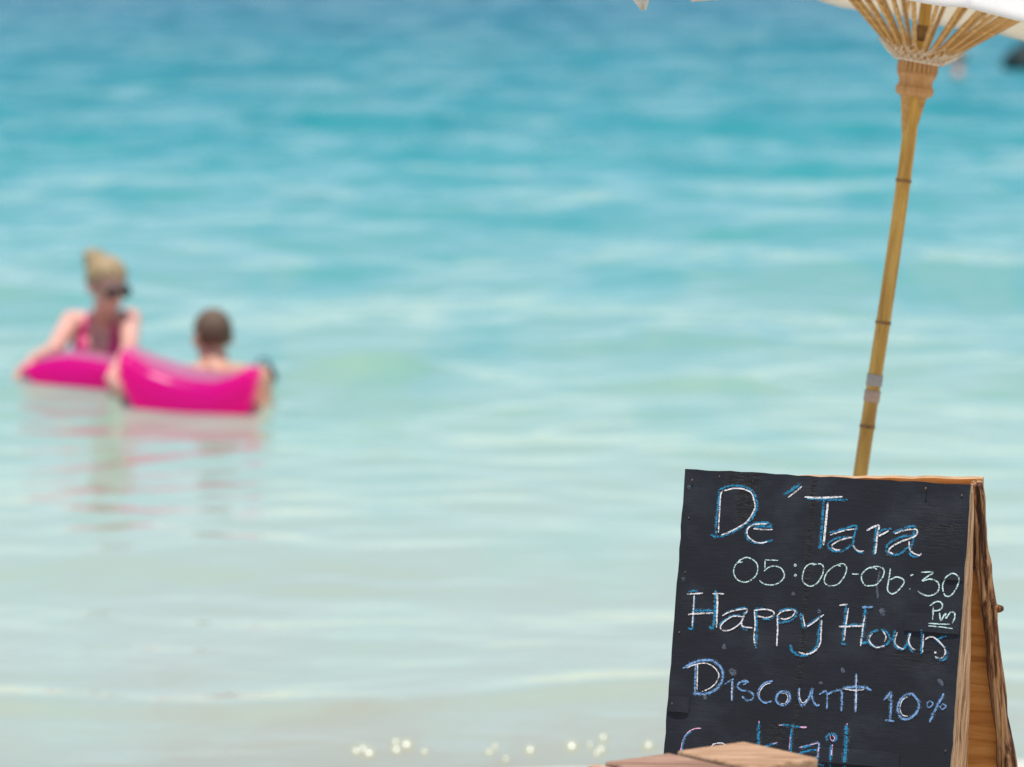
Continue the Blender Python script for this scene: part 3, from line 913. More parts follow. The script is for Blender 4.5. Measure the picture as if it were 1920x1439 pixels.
for row in range(5):
    bm = bmesh.new()
    zi = 0
    mine = [s_ for s_ in STROKES if s_[0] == row]
    # first the dust that fell round the strokes, then the strokes
    for (r_, c_, w_, flat) in [(r_, 'h', w_ * 2.2, fl_) for r_, c_, w_, fl_ in mine if c_ in 'bs'] + mine:
        pts = [Vector((flat[i] / 1000, -flat[i + 1] / 1000, 0)) for i in range(0, len(flat), 2)]
        sp_ = spline(pts, 8)
        zi += 1
        z = 0.0004 + 0.00002 * zi
        prev = None
        n = len(sp_)
        for i, p in enumerate(sp_):
            d = (sp_[min(i + 1, n - 1)] - sp_[max(i - 1, 0)])
            if d.length < 1e-7:
                continue
            s = Vector((-d.y, d.x, 0)).normalized()
            end = min(1.0, 0.55 + 0.45 * min(i, n - 1 - i) / 3)
            hw = w_ / 2000 * 0.84 * end
            ja = 1 + 0.40 * noise.noise(Vector((i * 0.9, zi * 3.3, row)))
            jb = 1 + 0.40 * noise.noise(Vector((i * 0.9, zi * 3.3, row + 9)))
            zz = z + veneer_h(p.x, -p.y)
            cur = (bm.verts.new((p.x + s.x * hw * ja, p.y + s.y * hw * ja, zz)), bm.verts.new((p.x - s.x * hw * jb, p.y - s.y * hw * jb, zz)))
            if prev and abs(prev[0].co.z - cur[0].co.z) < 0.0015:
                f = bm.faces.new((prev[0], prev[1], cur[1], cur[0]))
                f.material_index = CK.index(c_)
            prev = cur
    o = from_bm('chalk_lettering', bm, None, sign, smooth=False, normals=False)
    for c in CK:
        o.data.materials.append(CHALK[c])
    o['label'] = 'chalk line reading ' + ROWS[row]
    place(o, MF)

# chalk dabs left where letters were rubbed out
for (x, y, r) in ((0.009, 0.031, 0.004), (0.012, 0.192, 0.004), (0.212, 0.205, 0.004), (0.26, 0.232, 0.004), (0.095, 0.305, 0.005), (0.068, 0.393, 0.005), (0.372, 0.225, 0.007),
                  (0.395, 0.37, 0.005), (0.31, 0.33, 0.005)):
    bm = bmesh.new()
    c = bm.verts.new((x, -y, 0.0017)); ring = [bm.verts.new((x + r * math.cos(k * 0.785 + x * 50) * (0.6 + 0.5 * rnd.random()), -y + r * math.sin(k * 0.785 + x * 50) * (0.7 + 0.6 * rnd.random()), 0.0017)) for k in range(8)]
    for k in range(8):
        bm.faces.new((c, ring[k], ring[(k + 1) % 8]))
    place(from_bm('chalk_smudge', bm, CHALK['d'], sign, smooth=False), MF)

# ================================================================== STOOL
ZT = 1.05


def at_z(x, y, z):
    a = Vector((0, 0, CAM_H)); v = P(x, y, 6.0) - a
    return a + v * ((z - a.z) / v.z)


M_SEAT_A = grain_mat('seat_wood_pale', [(0.36, (0.25, 0.13, 0.065)), (0.52, (0.40, 0.235, 0.13)), (0.66, (0.49, 0.31, 0.185))], (9, 110, 110), 0.7, rot=(0, 0, math.radians(46)))
M_SEAT_B = grain_mat('seat_wood_red', [(0.36, (0.19, 0.095, 0.058)), (0.52, (0.30, 0.165, 0.105)), (0.66, (0.38, 0.225, 0.15))], (9, 110, 110), 0.7, rot=(0, 0, math.radians(46)))
A_, B_, C_ = at_z(1268, 1407, ZT), at_z(1395, 1389.5, ZT), at_z(1536, 1421, ZT)
E1, E2 = B_ - A_, C_ - B_
gap = E1.normalized() * 0.016
stool_c = A_ + E2 * 0.5
stool = empty('wooden_stool', (stool_c.x, stool_c.y, ground_z(stool_c.x, stool_c.y)))
tag(stool, 'low slatted wooden stool in front of the chalkboard', 'stool')


def plank(name, a, b, c, d, zt, th, mat, bev=0.005):
    bm = bmesh.new()
    lo = [Vector((p.x, p.y, zt - th)) for p in (a, b, c, d)]
    hi = [Vector((p.x, p.y, zt)) for p in (a, b, c, d)]
    add_hexa(bm, lo + hi)
    bevel_all(bm, bev, 3)
    return from_bm(name, bm, mat, stool, smooth=False)


plank('seat_plank', A_, A_ + E2, C_, B_, ZT, 0.026, M_SEAT_A)
a2 = A_ - gap - E1 * 0.94
b2 = A_ - gap
plank('seat_plank', a2 + E2 * 0.02, a2 + E2 * 1.0, b2 + E2, b2 + E2 * 0.02, ZT - 0.001, 0.026, M_SEAT_B)
a3 = a2 - gap * 0.9 - E1.normalized() * 0.022
b3 = a2 - gap * 0.9
plank('side_rail', a3 + E2 * 0.05, a3 + E2 * 0.97, b3 + E2 * 0.97, b3 + E2 * 0.05, ZT - 0.002, 0.03, M_SEAT_A, 0.004)
for q in (0.12, 0.80):
    s0, s1 = a3 + E2 * q, B_ + E2 * q
    w_ = E2.normalized() * 0.024
    plank('cross_bar', s0, s0 + w_, s1 - E1 * 0.03 + w_, s1 - E1 * 0.03, ZT - 0.0315, 0.035, M_SEAT_B, 0.002)
for qa in (0.04, 0.93):
    for qb in (0.10, 0.78):
        p = a3 + (B_ - a3) * qa * 0.97 + E2 * qb
        h_ = ZT - 0.067 - ground_z(p.x, p.y) + 0.03
        e1, e2 = E1.normalized() * 0.03, E2.normalized() * 0.03
        plank('leg', p, p + e2, p + e1 + e2, p + e1, ZT - 0.0675, h_, M_SEAT_B, 0.002)

# ================================================================== UMBRELLA
M_BAMBOO = grain_mat('bamboo_pole', [(0.36, (0.35, 0.18, 0.03)), (0.52, (0.51, 0.295, 0.055)), (0.66, (0.62, 0.39, 0.11))], (45, 45, 5), 0.42, bump_s=0.15, spec=0.4)
M_STRIP = grain_mat('bamboo_strip', [(0.36, (0.35, 0.19, 0.06)), (0.52, (0.50, 0.30, 0.11)), (0.66, (0.62, 0.41, 0.19))], (8, 160, 160), 0.5, bump_s=0.15)
M_TURNED = grain_mat('turned_wood', [(0.3, (0.36, 0.19, 0.075)), (0.6, (0.47, 0.26, 0.11)), (0.8, (0.54, 0.32, 0.15))], (90, 90, 10), 0.5, bump_s=0.15)
M_NODE = grain_mat('bamboo_node', [(0.3, (0.13, 0.065, 0.025)), (0.7, (0.30, 0.17, 0.06))], (60, 60, 60), 0.6)
M_TAPE_G = grain_mat('grey_tape', [(0.3, (0.27, 0.24, 0.22)), (0.7, (0.37, 0.34, 0.32))], (40, 40, 300), 0.5)
M_TAPE_B = grain_mat('buff_tape', [(0.3, (0.36, 0.25, 0.18)), (0.7, (0.47, 0.34, 0.26))], (40, 40, 300), 0.5)
M_THREAD, _nt, _b = new_mat('white_thread')
_b.inputs['Base Color'].default_value = (0.78, 0.72, 0.64, 1); _b.inputs['Roughness'].default_value = 0.9


def cloth_material(name, top, glow):
    m, nt, b = new_mat(name)
    v = coords(nt, (300, 300, 300))
    n = nd(nt, 'ShaderNodeTexNoise', Scale=1.0, Detail=3.0, Roughness=0.6)
    nt.links.new(v, n.inputs['Vector'])
    b.inputs['Base Color'].default_value = (*top, 1)
    b.inputs['Roughness'].default_value = 0.9
    b.inputs['Specular IOR Level'].default_value = 0.1
    bump(nt, n.outputs['Fac'], b, 0.25, 0.001)
    t = nt.nodes.new('ShaderNodeBsdfTranslucent'); t.inputs['Color'].default_value = (*glow, 1)
    mx = nt.nodes.new('ShaderNodeMixShader'); mx.inputs[0].default_value = 0.42
    nt.links.new(b.outputs[0], mx.inputs[1]); nt.links.new(t.outputs[0], mx.inputs[2])
    nt.links.new(mx.outputs[0], nt.nodes['Material Output'].inputs['Surface'])
    return m


M_CANOPY = cloth_material('cotton_canopy', (0.74, 0.75, 0.77), (0.90, 0.80, 0.60))

UP0 = P(1722, 117, 7.74)
_u1 = P(1616, 889, UP0.y - 0.055)
UAX = (UP0 - _u1).normalized()
ux = (Vector((1, 0, 0)) - UAX * UAX.x).normalized()
MU = Matrix(((ux.x, UAX.cross(ux).x, UAX.x, UP0.x), (ux.y, UAX.cross(ux).y, UAX.y, UP0.y), (ux.z, UAX.cross(ux).z, UAX.z, UP0.z), (0, 0, 0, 1)))
s_foot = (UP0.z - 0.42) / UAX.z
gfoot = UP0 - UAX * s_foot
umb = empty('parasol', (gfoot.x, gfoot.y, ground_z(gfoot.x, gfoot.y)))
tag(umb, 'white cotton parasol on leaning bamboo pole with fanned bamboo ribs behind the board', 'parasol')
L_POLE = (UP0.z - ground_z(gfoot.x, gfoot.y) + 0.25) / UAX.z


def uobj(name, bm, mat, smooth=True, M=None, **kw):
    return place(from_bm(name, bm, mat, umb, smooth, **kw), MU if M is None else M)


# pole: internodes bulge slightly at each node
s_of = lambda py: (py - 117.0) / 918.0
nodes = [s_of(337), s_of(602), s_of(797), s_of(1080), s_of(1400), -0.058]
bm = bmesh.new()
pts, rad = [], []
s = -0.47
while s < L_POLE:
    r = 0.0122 if s < -0.02 else 0.0146
    for q in nodes:
        r += 0.0011 * math.exp(-((s - q) / 0.006) ** 2)
    wob = 0.003 * math.sin(s * 5.2) if s > 0.1 else 0
    pts.append(Vector((wob, 0, -s))); rad.append(r)
    s += 0.006
add_tube(bm, pts, rad, seg=20, side=Vector((1, 0, 0)))
uobj('bamboo_pole', bm, M_BAMBOO)
for q in nodes:
    bm = bmesh.new()
    w = 0.003 * math.sin(q * 5.2) if q > 0.1 else 0
    hh = 0.0035 if q > 0 else 0.016
    rr = 0.0160 if q > 0 else 0.0136
    add_lathe(bm, Vector((w, 0, -q - hh)), Vector((0, 0, 1)), [(rr - 0.0006, 0), (rr, hh * 0.5), (rr + 0.0003, hh), (rr, hh * 1.5), (rr - 0.0006, hh * 2)], 24)
    uobj('node_ring', bm, M_NODE)
for (pa, pb, mt) in ((699, 721, M_TAPE_G), (729, 751, M_TAPE_B)):
    bm = bmesh.new()
    sa, sb = s_of(pa), s_of(pb)
    add_lathe(bm, Vector((0.003 * math.sin(sa * 5.2), 0, -sb)), Vector((0, 0, 1)), [(0.0160, 0), (0.0166, 0.002), (0.0164, (sb - sa) * 0.5), (0.0168, sb - sa - 0.002), (0.0160, sb - sa)], 24)
    uobj('tape_wrap', bm, mt)

# turned runner with a slotted collar
bm = bmesh.new()
SEG = 26 * 4
prof = [(0.0395, 0.0, 0), (0.0415, -0.001, 1), (0.0412, -0.020, 1), (0.0412, -0.0205, 0), (0.0392, -0.0212, 0), (0.0392, -0.0235, 0), (0.0406, -0.024, 0), (0.0402, -0.0275, 0), (0.0372, -0.030, 0),
        (0.0345, -0.036, 0), (0.0338, -0.042, 0), (0.0352, -0.048, 0), (0.0385, -0.052, 0), (0.0392, -0.0555, 0), (0.0378, -0.0575, 0), (0.0382, -0.060, 0), (0.0355, -0.066, 0), (0.0295, -0.070, 0), (0.0135, -0.071, 0)]
rings = []
for r, h, slot in prof:
    ring = []
    for k in range(SEG):
        rr = r - (0.0035 if slot and k % 4 == 0 else 0)
        a = 2 * math.pi * (k + 0.5 * 0) / SEG
        ring.append(bm.verts.new((rr * math.cos(a), rr * math.sin(a), h)))
    rings.append(ring)
for i in range(len(rings) - 1):
    for k in range(SEG):
        bm.faces.new((rings[i][k], rings[i + 1][k], rings[i + 1][(k + 1) % SEG], rings[i][(k + 1) % SEG]))
bm.faces.new(rings[0])
bm.faces.new(rings[-1][::-1])
uobj('runner', bm, M_TURNED, smooth=False)
# split-bamboo spring tongues that hold the runner up
for a in (0.0, 2.4, 3.5):
    bm = bmesh.new()
    d, tdir = Vector((math.cos(a), math.sin(a), 0)), Vector((-math.sin(a), math.cos(a), 0))
    z0, z1 = -0.0705, -0.150
    c = [d * 0.0105 - tdir * 0.007, d * 0.0115 - tdir * 0.007, d * 0.0115 + tdir * 0.007, d * 0.0105 + tdir * 0.007]
    e = [d * 0.0110 - tdir * 0.008, d * 0.0255 - tdir * 0.008, d * 0.0255 + tdir * 0.008, d * 0.0110 + tdir * 0.008]
    add_hexa(bm, [p + Vector((0, 0, z1)) for p in c] + [p + Vector((0, 0, z0)) for p in e])
    uobj('spring_tongue', bm, M_STRIP, smooth=False)

NR = 26
# the spread canopy sits a little askew on its pole
MC = MU @ Matrix.Rotation(math.radians(3.0), 4, 'Y') @ Matrix.Rotation(math.radians(1.75), 4, 'X')
CAN = [(0.0, 0.470), (0.06, 0.462), (0.16, 0.438), (0.30, 0.398), (0.46, 0.342), (0.60, 0.252), (0.72, 0.170), (0.80, 0.114)]


def can_h(r):
    for (r0, h0), (r1, h1) in zip(CAN[:-1], CAN[1:]):
        if r <= r1:
            return h0 + (h1 - h0) * (r - r0) / (r1 - r0)
    return CAN[-1][1]


def strip_mesh(name, pts, w, th):
    bm = bmesh.new()
    rings = []
    for i, p in enumerate(pts):
        d = (pts[min(i + 1, len(pts) - 1)] - pts[max(i - 1, 0)]).normalized()
        nrm = Vector((-d.z, 0, d.x))
        rings.append([bm.verts.new(p + Vector((0, sy * w / 2, 0)) + nrm * (sz * th / 2)) for sy, sz in ((-1, -1), (1, -1), (1, 1), (-1, 1))])
    for a, b in zip(rings[:-1], rings[1:]):
        for k in range(4):
            bm.faces.new((a[k], a[(k + 1) % 4], b[(k + 1) % 4], b[k]))
    bm.faces.new(rings[0][::-1]); bm.faces.new(rings[-1])
    bmesh.ops.recalc_face_normals(bm, faces=bm.faces)
    me = bpy.data.meshes.new(name)
    bm.to_mesh(me); bm.free()
    me.materials.append(M_STRIP)
    return me


me_str = strip_mesh('stretcher', [Vector((0.030, 0, -0.004)), Vector((0.18, 0, 0.116)), Vector((0.455, 0, 0.334))], 0.0076, 0.0065)
me_rib = strip_mesh('rib', [Vector((r, 0, can_h(r) - 0.007)) for r in (0.035, 0.16, 0.30, 0.46, 0.60, 0.72, 0.797)], 0.009, 0.006)
for k in range(NR):
    a = 2 * math.pi * (k + 0.4) / NR
    M = MC @ Matrix.Rotation(a + 0.02 * math.sin(k * 5.1), 4, 'Z')
    for nm, me in (('stretcher', me_str), ('rib', me_rib)):
        o = bpy.data.objects.new(nm, me); COL.objects.link(o)
        o.parent = umb; o.matrix_parent_inverse = Matrix.Translation(-umb.location); o.matrix_basis = M

# lacing threads between the stretchers just above the collar
bm = bmesh.new()
pts = [Vector((0.0420 * math.cos(a), 0.0420 * math.sin(a), 0.0005)) for a in np.linspace(0, 2 * math.pi, 49)]
add_tube(bm, pts, [0.0019] * len(pts), seg=6, cap=False)


def on_str(k, t):
    a = 2 * math.pi * (k + 0.4) / NR
    r = 0.036 + 0.144 * t; h = -0.004 + 0.12 * t
    return Vector(((r + 0.004) * math.cos(a), (r + 0.004) * math.sin(a), h - 0.004))


for k in range(NR):
    for dk in (2, -2, 4):
        p0, p1 = on_str(k, 0.06), on_str(k + dk, 0.30 + 0.06 * math.sin(k * 2.1 + dk))
        mid = (p0 + p1) * 0.5
        mid = mid + Vector((mid.x, mid.y, 0)).normalized() * 0.004
        add_tube(bm, [p0, mid, p1], [0.0006] * 3, seg=5)
    if k % 2:
        add_tube(bm, [on_str(k, 0.20), on_str(k + 1, 0.24)], [0.0005] * 2, seg=5)
uobj('lacing_thread', bm, M_THREAD, M=MC)

# canopy: cloth stretched over the ribs, a little slack between them
bm = bmesh.new()
SUB = 6
rr_ = [0.012, 0.06, 0.11, 0.16, 0.23, 0.30, 0.38, 0.46, 0.53, 0.60, 0.66, 0.72, 0.76, 0.79, 0.808]
rings = []
for i, r in enumerate(rr_):
    ring = []
    for k in range(NR * SUB):
        a = 2 * math.pi * (k / SUB + 0.4) / NR
        f = abs(math.sin(math.pi * k / SUB))
        q = r / 0.8
        rad_ = r * (1 - 0.010 * f * q * q)
        h = can_h(min(r, 0.8)) - 0.008 * f * q - (0.010 if i == len(rr_) - 1 else 0)
        h += 0.004 * q * noise.noise(Vector((math.cos(a) * 9 * q, math.sin(a) * 9 * q, 2.0)))
        ring.append(bm.verts.new((rad_ * math.cos(a), rad_ * math.sin(a), h)))
    rings.append(ring)
n_ = NR * SUB
for i in range(len(rings) - 1):
    for k in range(n_):
        bm.faces.new((rings[i][k], rings[i + 1][k], rings[i + 1][(k + 1) % n_], rings[i][(k + 1) % n_]))
bm.faces.new(rings[0])
o = uobj('canopy', bm, M_CANOPY, M=MC)
sm = o.modifiers.new('thickness', 'SOLIDIFY'); sm.thickness = 0.0014; sm.offset = 1
# two loose corners of cloth hang from the rim on the left
MUI = MC.inverted()
for (tip, l, r) in (((1206, 19), (1140, -60), (1236, -64)), ((1296, 4), (1262, -60), (1400, -58))):
    Yf = UP0.y - 0.52
    q = [MUI @ P(l[0], l[1], Yf), MUI @ P(r[0], r[1], Yf), MUI @ P(tip[0], tip[1], Yf + 0.02)]
    if l[0] > 1200:
        q.append(MUI @ P(1352, -1, Yf + 0.02))
    bm = bmesh.new()
    n = 8
    top = [q[0].lerp(q[1], i / n) for i in range(n + 1)]
    bot = [q[2].lerp(q[3], i / n) if len(q) == 4 else q[2] + (q[1] - q[0]) * 0.012 * (i - n / 2) for i in range(n + 1)]
    grid = [[bm.verts.new(top[i].lerp(bot[i], j / 6) + Vector((0, 0.006 * math.sin(i * 0.9 + j * 0.7), 0))) for i in range(n + 1)] for j in range(7)]
    # tuck the upper edge in under the rim
    for i in range(n + 1):
        v = grid[0][i]; rad2 = Vector((v.co.x, v.co.y)); s2 = min(1.0, 0.79 / max(rad2.length, 1e-6))
        v.co.z = max(v.co.z, can_h(min(rad2.length, 0.79)) - 0.01)
    for j in range(6):
        for i in range(n):
            bm.faces.new((grid[j][i], grid[j][i + 1], grid[j + 1][i + 1], grid[j + 1][i]))
    o = uobj('loose_flap', bm, M_CANOPY, M=MC)
    sm = o.modifiers.new('thickness', 'SOLIDIFY'); sm.thickness = 0.0014

# ================================================================== INFLATABLE AND BATHERS
def vinyl_material(name, col, glow):
    m, nt, b = new_mat(name)
    b.inputs['Base Color'].default_value = (*col, 1)
    b.inputs['Roughness'].default_value = 0.28
    b.inputs['Specular IOR Level'].default_value = 0.5
    t = nt.nodes.new('ShaderNodeBsdfTranslucent'); t.inputs['Color'].default_value = (*glow, 1)
    mx = nt.nodes.new('ShaderNodeMixShader'); mx.inputs[0].default_value = 0.68
    nt.links.new(b.outputs[0], mx.inputs[1]); nt.links.new(t.outputs[0], mx.inputs[2])
    nt.links.new(mx.outputs[0], nt.nodes['Material Output'].inputs['Surface'])
    return m


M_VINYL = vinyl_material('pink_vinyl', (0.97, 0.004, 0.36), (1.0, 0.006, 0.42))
M_VINYL_SUNLIT = vinyl_material('sunlit_pink_vinyl', (0.96, 0.46, 0.66), (1.0, 0.30, 0.60))


def interp(xs, vs, x):
    return float(np.interp(x, xs, vs))


def cushion(name, X, FT, BT_, BO, y0, y1, depth, parent, n=40, m=24, drop=0.05, pw=0.55):
    """Inflated cushion lofted along its length: front top edge, back top edge and bottom are measured lines."""
    bm = bmesh.new()
    rings, upper = [], set()
    for i in range(n + 1):
        u = i / n
        x = X[0] + (X[-1] - X[0]) * u
        Yf = y0 + (y1 - y0) * u
        zf = P(x, interp(X, FT, x), Yf).z
        zb = P(x, interp(X, BT_, x), Yf + depth).z
        zo = P(x, interp(X, BO, x), Yf).z
        zo = zo - drop * math.sin(math.pi * min(1, max(0, u)))
        cx = P(x, 720, Yf).x
        endr = min(1.0, math.sqrt(max(0.0, 1 - (abs(2 * u - 1)) ** 14)) + 0.04)
        ring = []
        for k in range(m):
            a = 2 * math.pi * k / m
            ca, sa = math.cos(a), math.sin(a)
            e = math.copysign(abs(ca) ** pw, ca); g = math.copysign(abs(sa) ** pw, sa)
            dd = 0.5 + 0.5 * e * (0.35 + 0.65 * endr)
            zt = zf + (zb - zf) * dd - 0.02 * math.sin(math.pi * dd)
            zc = (zt + zo) / 2; hz = (zt - zo) / 2 * max(0.12, endr)
            px = cx + (P(x, 720, Yf + depth).x - cx) * 0
            ring.append(bm.verts.new((px, Yf + depth * dd, zc + hz * g)))
        rings.append(ring)
    for i in range(n):
        for k in range(m):
            f = bm.faces.new((rings[i][k], rings[i][(k + 1) % m], rings[i + 1][(k + 1) % m], rings[i + 1][k]))
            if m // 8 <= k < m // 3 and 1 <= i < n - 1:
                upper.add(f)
    bm.faces.new(rings[0][::-1]); bm.faces.new(rings[-1])
    bmesh.ops.recalc_face_normals(bm, faces=bm.faces)
    for f in bm.faces:                                   # sunlit sheen of the top, put into a paler pink
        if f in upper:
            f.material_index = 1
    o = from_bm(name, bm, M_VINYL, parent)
    o.data.materials.append(M_VINYL_SUNLIT)
    return o


fl = P(300, 760, 17.8)
lilo = empty('inflatable_mattress', (fl.x, fl.y, 0))
tag(lilo, 'hot pink inflatable mattress floating between the two bathers', 'inflatable')
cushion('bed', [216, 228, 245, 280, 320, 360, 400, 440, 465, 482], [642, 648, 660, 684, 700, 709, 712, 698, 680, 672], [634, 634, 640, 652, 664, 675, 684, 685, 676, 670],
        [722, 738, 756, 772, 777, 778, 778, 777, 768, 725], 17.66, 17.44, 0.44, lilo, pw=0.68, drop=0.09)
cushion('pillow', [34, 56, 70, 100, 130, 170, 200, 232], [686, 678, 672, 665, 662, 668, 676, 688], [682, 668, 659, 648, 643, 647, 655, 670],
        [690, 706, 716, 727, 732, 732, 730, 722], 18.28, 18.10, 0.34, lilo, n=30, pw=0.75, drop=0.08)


def remesh(name, bm, voxel, mat, parent=None, smooth_it=4):
    me = bpy.data.meshes.new(name)
    bm.to_mesh(me); bm.free()
    tmp = bpy.data.objects.new('tmp', me)
    COL.objects.link(tmp)
    r = tmp.modifiers.new('r', 'REMESH'); r.mode = 'VOXEL'; r.voxel_size = voxel
    s_ = tmp.modifiers.new('s', 'SMOOTH'); s_.iterations = smooth_it; s_.factor = 0.5
    dg = bpy.context.evaluated_depsgraph_get()
    out = bpy.data.meshes.new_from_object(tmp.evaluated_get(dg))
    out.name = name
    bpy.data.objects.remove(tmp)
    bpy.data.meshes.remove(me)
    out.materials.clear()
    return link_mesh(name, out, mat, parent)


def add_cap(bm, p0, r0, p1, r1):
    """Tapered limb segment with round ends."""
    d = p1 - p0
    n = max(2, int(d.length / 0.03))
    pts = [p0 + d * (i / n) for i in range(n + 1)]
    rad = [r0 + (r1 - r0) * (i / n) for i in range(n + 1)]
    dn_ = d.normalized()
    pts = [p0 - dn_ * r0 * 0.85, p0 - dn_ * r0 * 0.5] + pts + [p1 + dn_ * r1 * 0.5, p1 + dn_ * r1 * 0.85]
    rad = [r0 * 0.5, r0 * 0.86] + rad + [r1 * 0.86, r1 * 0.5]
    add_tube(bm, pts, rad, seg=14)


def add_ell(bm, c, ax, rad, seg=18):
    """Ellipsoid: ax three unit vectors, rad three radii."""
    vs = bmesh.ops.create_uvsphere(bm, u_segments=seg, v_segments=seg // 2 + 2, radius=1.0)['verts']
    for v in vs:
        p = v.co.copy()
        v.co = c + ax[0] * (p.x * rad[0]) + ax[1] * (p.y * rad[1]) + ax[2] * (p.z * rad[2])


def axes(f):
    f = f.normalized()
    s = f.cross(Vector((0, 0, 1))).normalized()
    return s, f, s.cross(f).normalized()


def add_head(bm, c, f, k=1.0):
    s, f, u = axes(f)
    E = lambda o, r: add_ell(bm, c + s * o[0] * k + f * o[1] * k + u * o[2] * k, (s, f, u), [q * k for q in r])
    E((0, -0.012, 0.028), (0.074, 0.092, 0.086))
    E((0, 0.018, -0.035), (0.060, 0.068, 0.072))
    E((0, 0.042, -0.082), (0.036, 0.036, 0.028))
    E((0, 0.092, -0.018), (0.012, 0.018, 0.022))
    E((0, 0.080, 0.004), (0.009, 0.012, 0.03))
    E((0, 0.074, -0.056), (0.024, 0.012, 0.010))
    E((0.032, 0.070, 0.020), (0.024, 0.012, 0.008)); E((-0.032, 0.070, 0.020), (0.024, 0.012, 0.008))
    E((0.078, -0.010, -0.008), (0.010, 0.020, 0.032)); E((-0.078, -0.010, -0.008), (0.010, 0.020, 0.032))


def add_hand(bm, w, d, palm_n, k=1.0):
    """Hand at wrist w reaching along d; palm faces palm_n; five curled fingers."""
    d = d.normalized(); palm_n = (palm_n - d * palm_n.dot(d)).normalized(); s = d.cross(palm_n).normalized()
    add_ell(bm, w + d * 0.045 * k, (s, d, palm_n), (0.040 * k, 0.052 * k, 0.016 * k), 14)
    for i, (o, L) in enumerate(((-0.030, 0.072), (-0.010, 0.082), (0.010, 0.077), (0.029, 0.060))):
        a = w + d * 0.085 * k + s * o * k
        b = a + (d * 0.9 + palm_n * 0.30).normalized() * L * 0.5 * k
        c = b + (d * 0.55 + palm_n * 0.8).normalized() * L * 0.5 * k
        add_cap(bm, a - d * 0.02 * k, 0.0095 * k, b, 0.0088 * k)
        add_cap(bm, b, 0.0088 * k, c, 0.0075 * k)
    a = w + d * 0.030 * k - s * 0.032 * k
    b = a + (d * 0.6 - s * 0.7 + palm_n * 0.2).normalized() * 0.035 * k
    add_cap(bm, a, 0.013 * k, b, 0.011 * k)
    add_cap(bm, b, 0.011 * k, b + (d * 0.9 + palm_n * 0.35).normalized() * 0.03 * k, 0.0085 * k)


def skin_material(name, a, b_):
    m, nt, b = new_mat(name)
    v = coords(nt, (9, 9, 9))
    n = nd(nt, 'ShaderNodeTexNoise', Scale=1.0, Detail=4.0, Roughness=0.6)
    nt.links.new(v, n.inputs['Vector'])
    r = ramp(nt, [(0.3, a), (0.7, b_)], n.outputs['Fac'])
    nt.links.new(r.outputs['Color'], b.inputs['Base Color'])
    b.inputs['Roughness'].default_value = 0.42
    b.inputs['Subsurface Weight'].default_value = 0.5
    b.inputs['Subsurface Radius'].default_value = (0.02, 0.008, 0.005)
    b.inputs['Subsurface Scale'].default_value = 0.6
    return m


M_SKIN_W = skin_material('skin_fair', (0.60, 0.30, 0.22), (0.70, 0.38, 0.29))
M_SKIN_M = skin_material('skin_tanned', (0.56, 0.28, 0.17), (0.66, 0.36, 0.24))
M_HAIR_W = grain_mat('blond_hair', [(0.3, (0.20, 0.12, 0.055)), (0.6, (0.44, 0.31, 0.16)), (0.8, (0.60, 0.46, 0.27))], (60, 60, 12), 0.5, bump_s=0.8, bump_d=0.006)
M_HAIR_M = grain_mat('brown_hair', [(0.36, (0.06, 0.035, 0.02)), (0.64, (0.19, 0.115, 0.07))], (160, 160, 160), 0.6, bump_s=0.8, bump_d=0.004)
M_SWIM = grain_mat('pink_swimsuit', [(0.3, (0.62, 0.015, 0.16)), (0.7, (0.74, 0.03, 0.24))], (80, 80, 80), 0.55, bump_s=0.2)
M_LENS, _nt, _b = new_mat('dark_lens')
_b.inputs['Base Color'].default_value = (0.015, 0.012, 0.012, 1); _b.inputs['Roughness'].default_value = 0.15
M_DARK, _nt, _b = new_mat('dark_navy_nylon')
_b.inputs['Base Color'].default_value = (0.012, 0.03, 0.05, 1); _b.inputs['Roughness'].default_value = 0.5
M_TRUNKS, _nt, _b = new_mat('navy_trunks')
_b.inputs['Base Color'].default_value = (0.02, 0.04, 0.10, 1); _b.inputs['Roughness'].default_value = 0.8


def hair_cap(name, c, f, mat, parent, k=1.0, front=0.035, low=-0.045, extra=None, thick=0.010):
    """Hair shell over the skull, cut away from the face."""
    s, f, u = axes(f)
    bm = bmesh.new()
    add_ell(bm, c + f * -0.014 * k + u * 0.030 * k, (s, f, u), ((0.074 + thick) * k, (0.092 + thick) * k, (0.086 + thick) * k), 40)
    for v in bm.verts:
        q = v.co - c
        v.co += (q.normalized()) * 0.004 * noise.noise(q * 60)
    kill = [v for v in bm.verts if ((v.co - c).dot(f) > front * k and (v.co - c).dot(u) < 0.062 * k) or (v.co - c).dot(u) < low * k or (abs((v.co - c).dot(s)) > 0.06 * k and (v.co - c).dot(u) < 0.02 * k and (v.co - c).dot(f) > -0.03 * k)]
    bmesh.ops.delete(bm, geom=kill, context='VERTS')
    if extra:
        for (cc, rr) in extra:
            vs0 = set(bm.verts)
            add_ell(bm, cc, (s, f, u), rr, 22)
            for v in bm.verts:
                if v not in vs0:
                    v.co += (v.co - cc) * 0.25 * noise.noise((v.co - cc) * 45 + Vector((3, 1, 2)))
    return from_bm(name, bm, mat, parent)


# ---- woman: standing in the water behind the pillow, leaning forward with both arms over the mattress
wl_ = P(188, 700, 18.85)
woman = empty('person', (wl_.x, wl_.y, ground_z(wl_.x, wl_.y)))
tag(woman, 'woman in pink swimsuit and sunglasses with blond bun holding the pink mattress', 'person')
hc = P(201, 536, 18.68)
hf = Vector((0.62, -0.72, -0.30))
neck = P(194, 592, 18.78)
chest = P(190, 634, 18.82)
hip = Vector((wl_.x - 0.02, 18.95, chest.z - 0.42))
shR, shL = P(134, 603, 18.80), P(245, 598, 18.78)


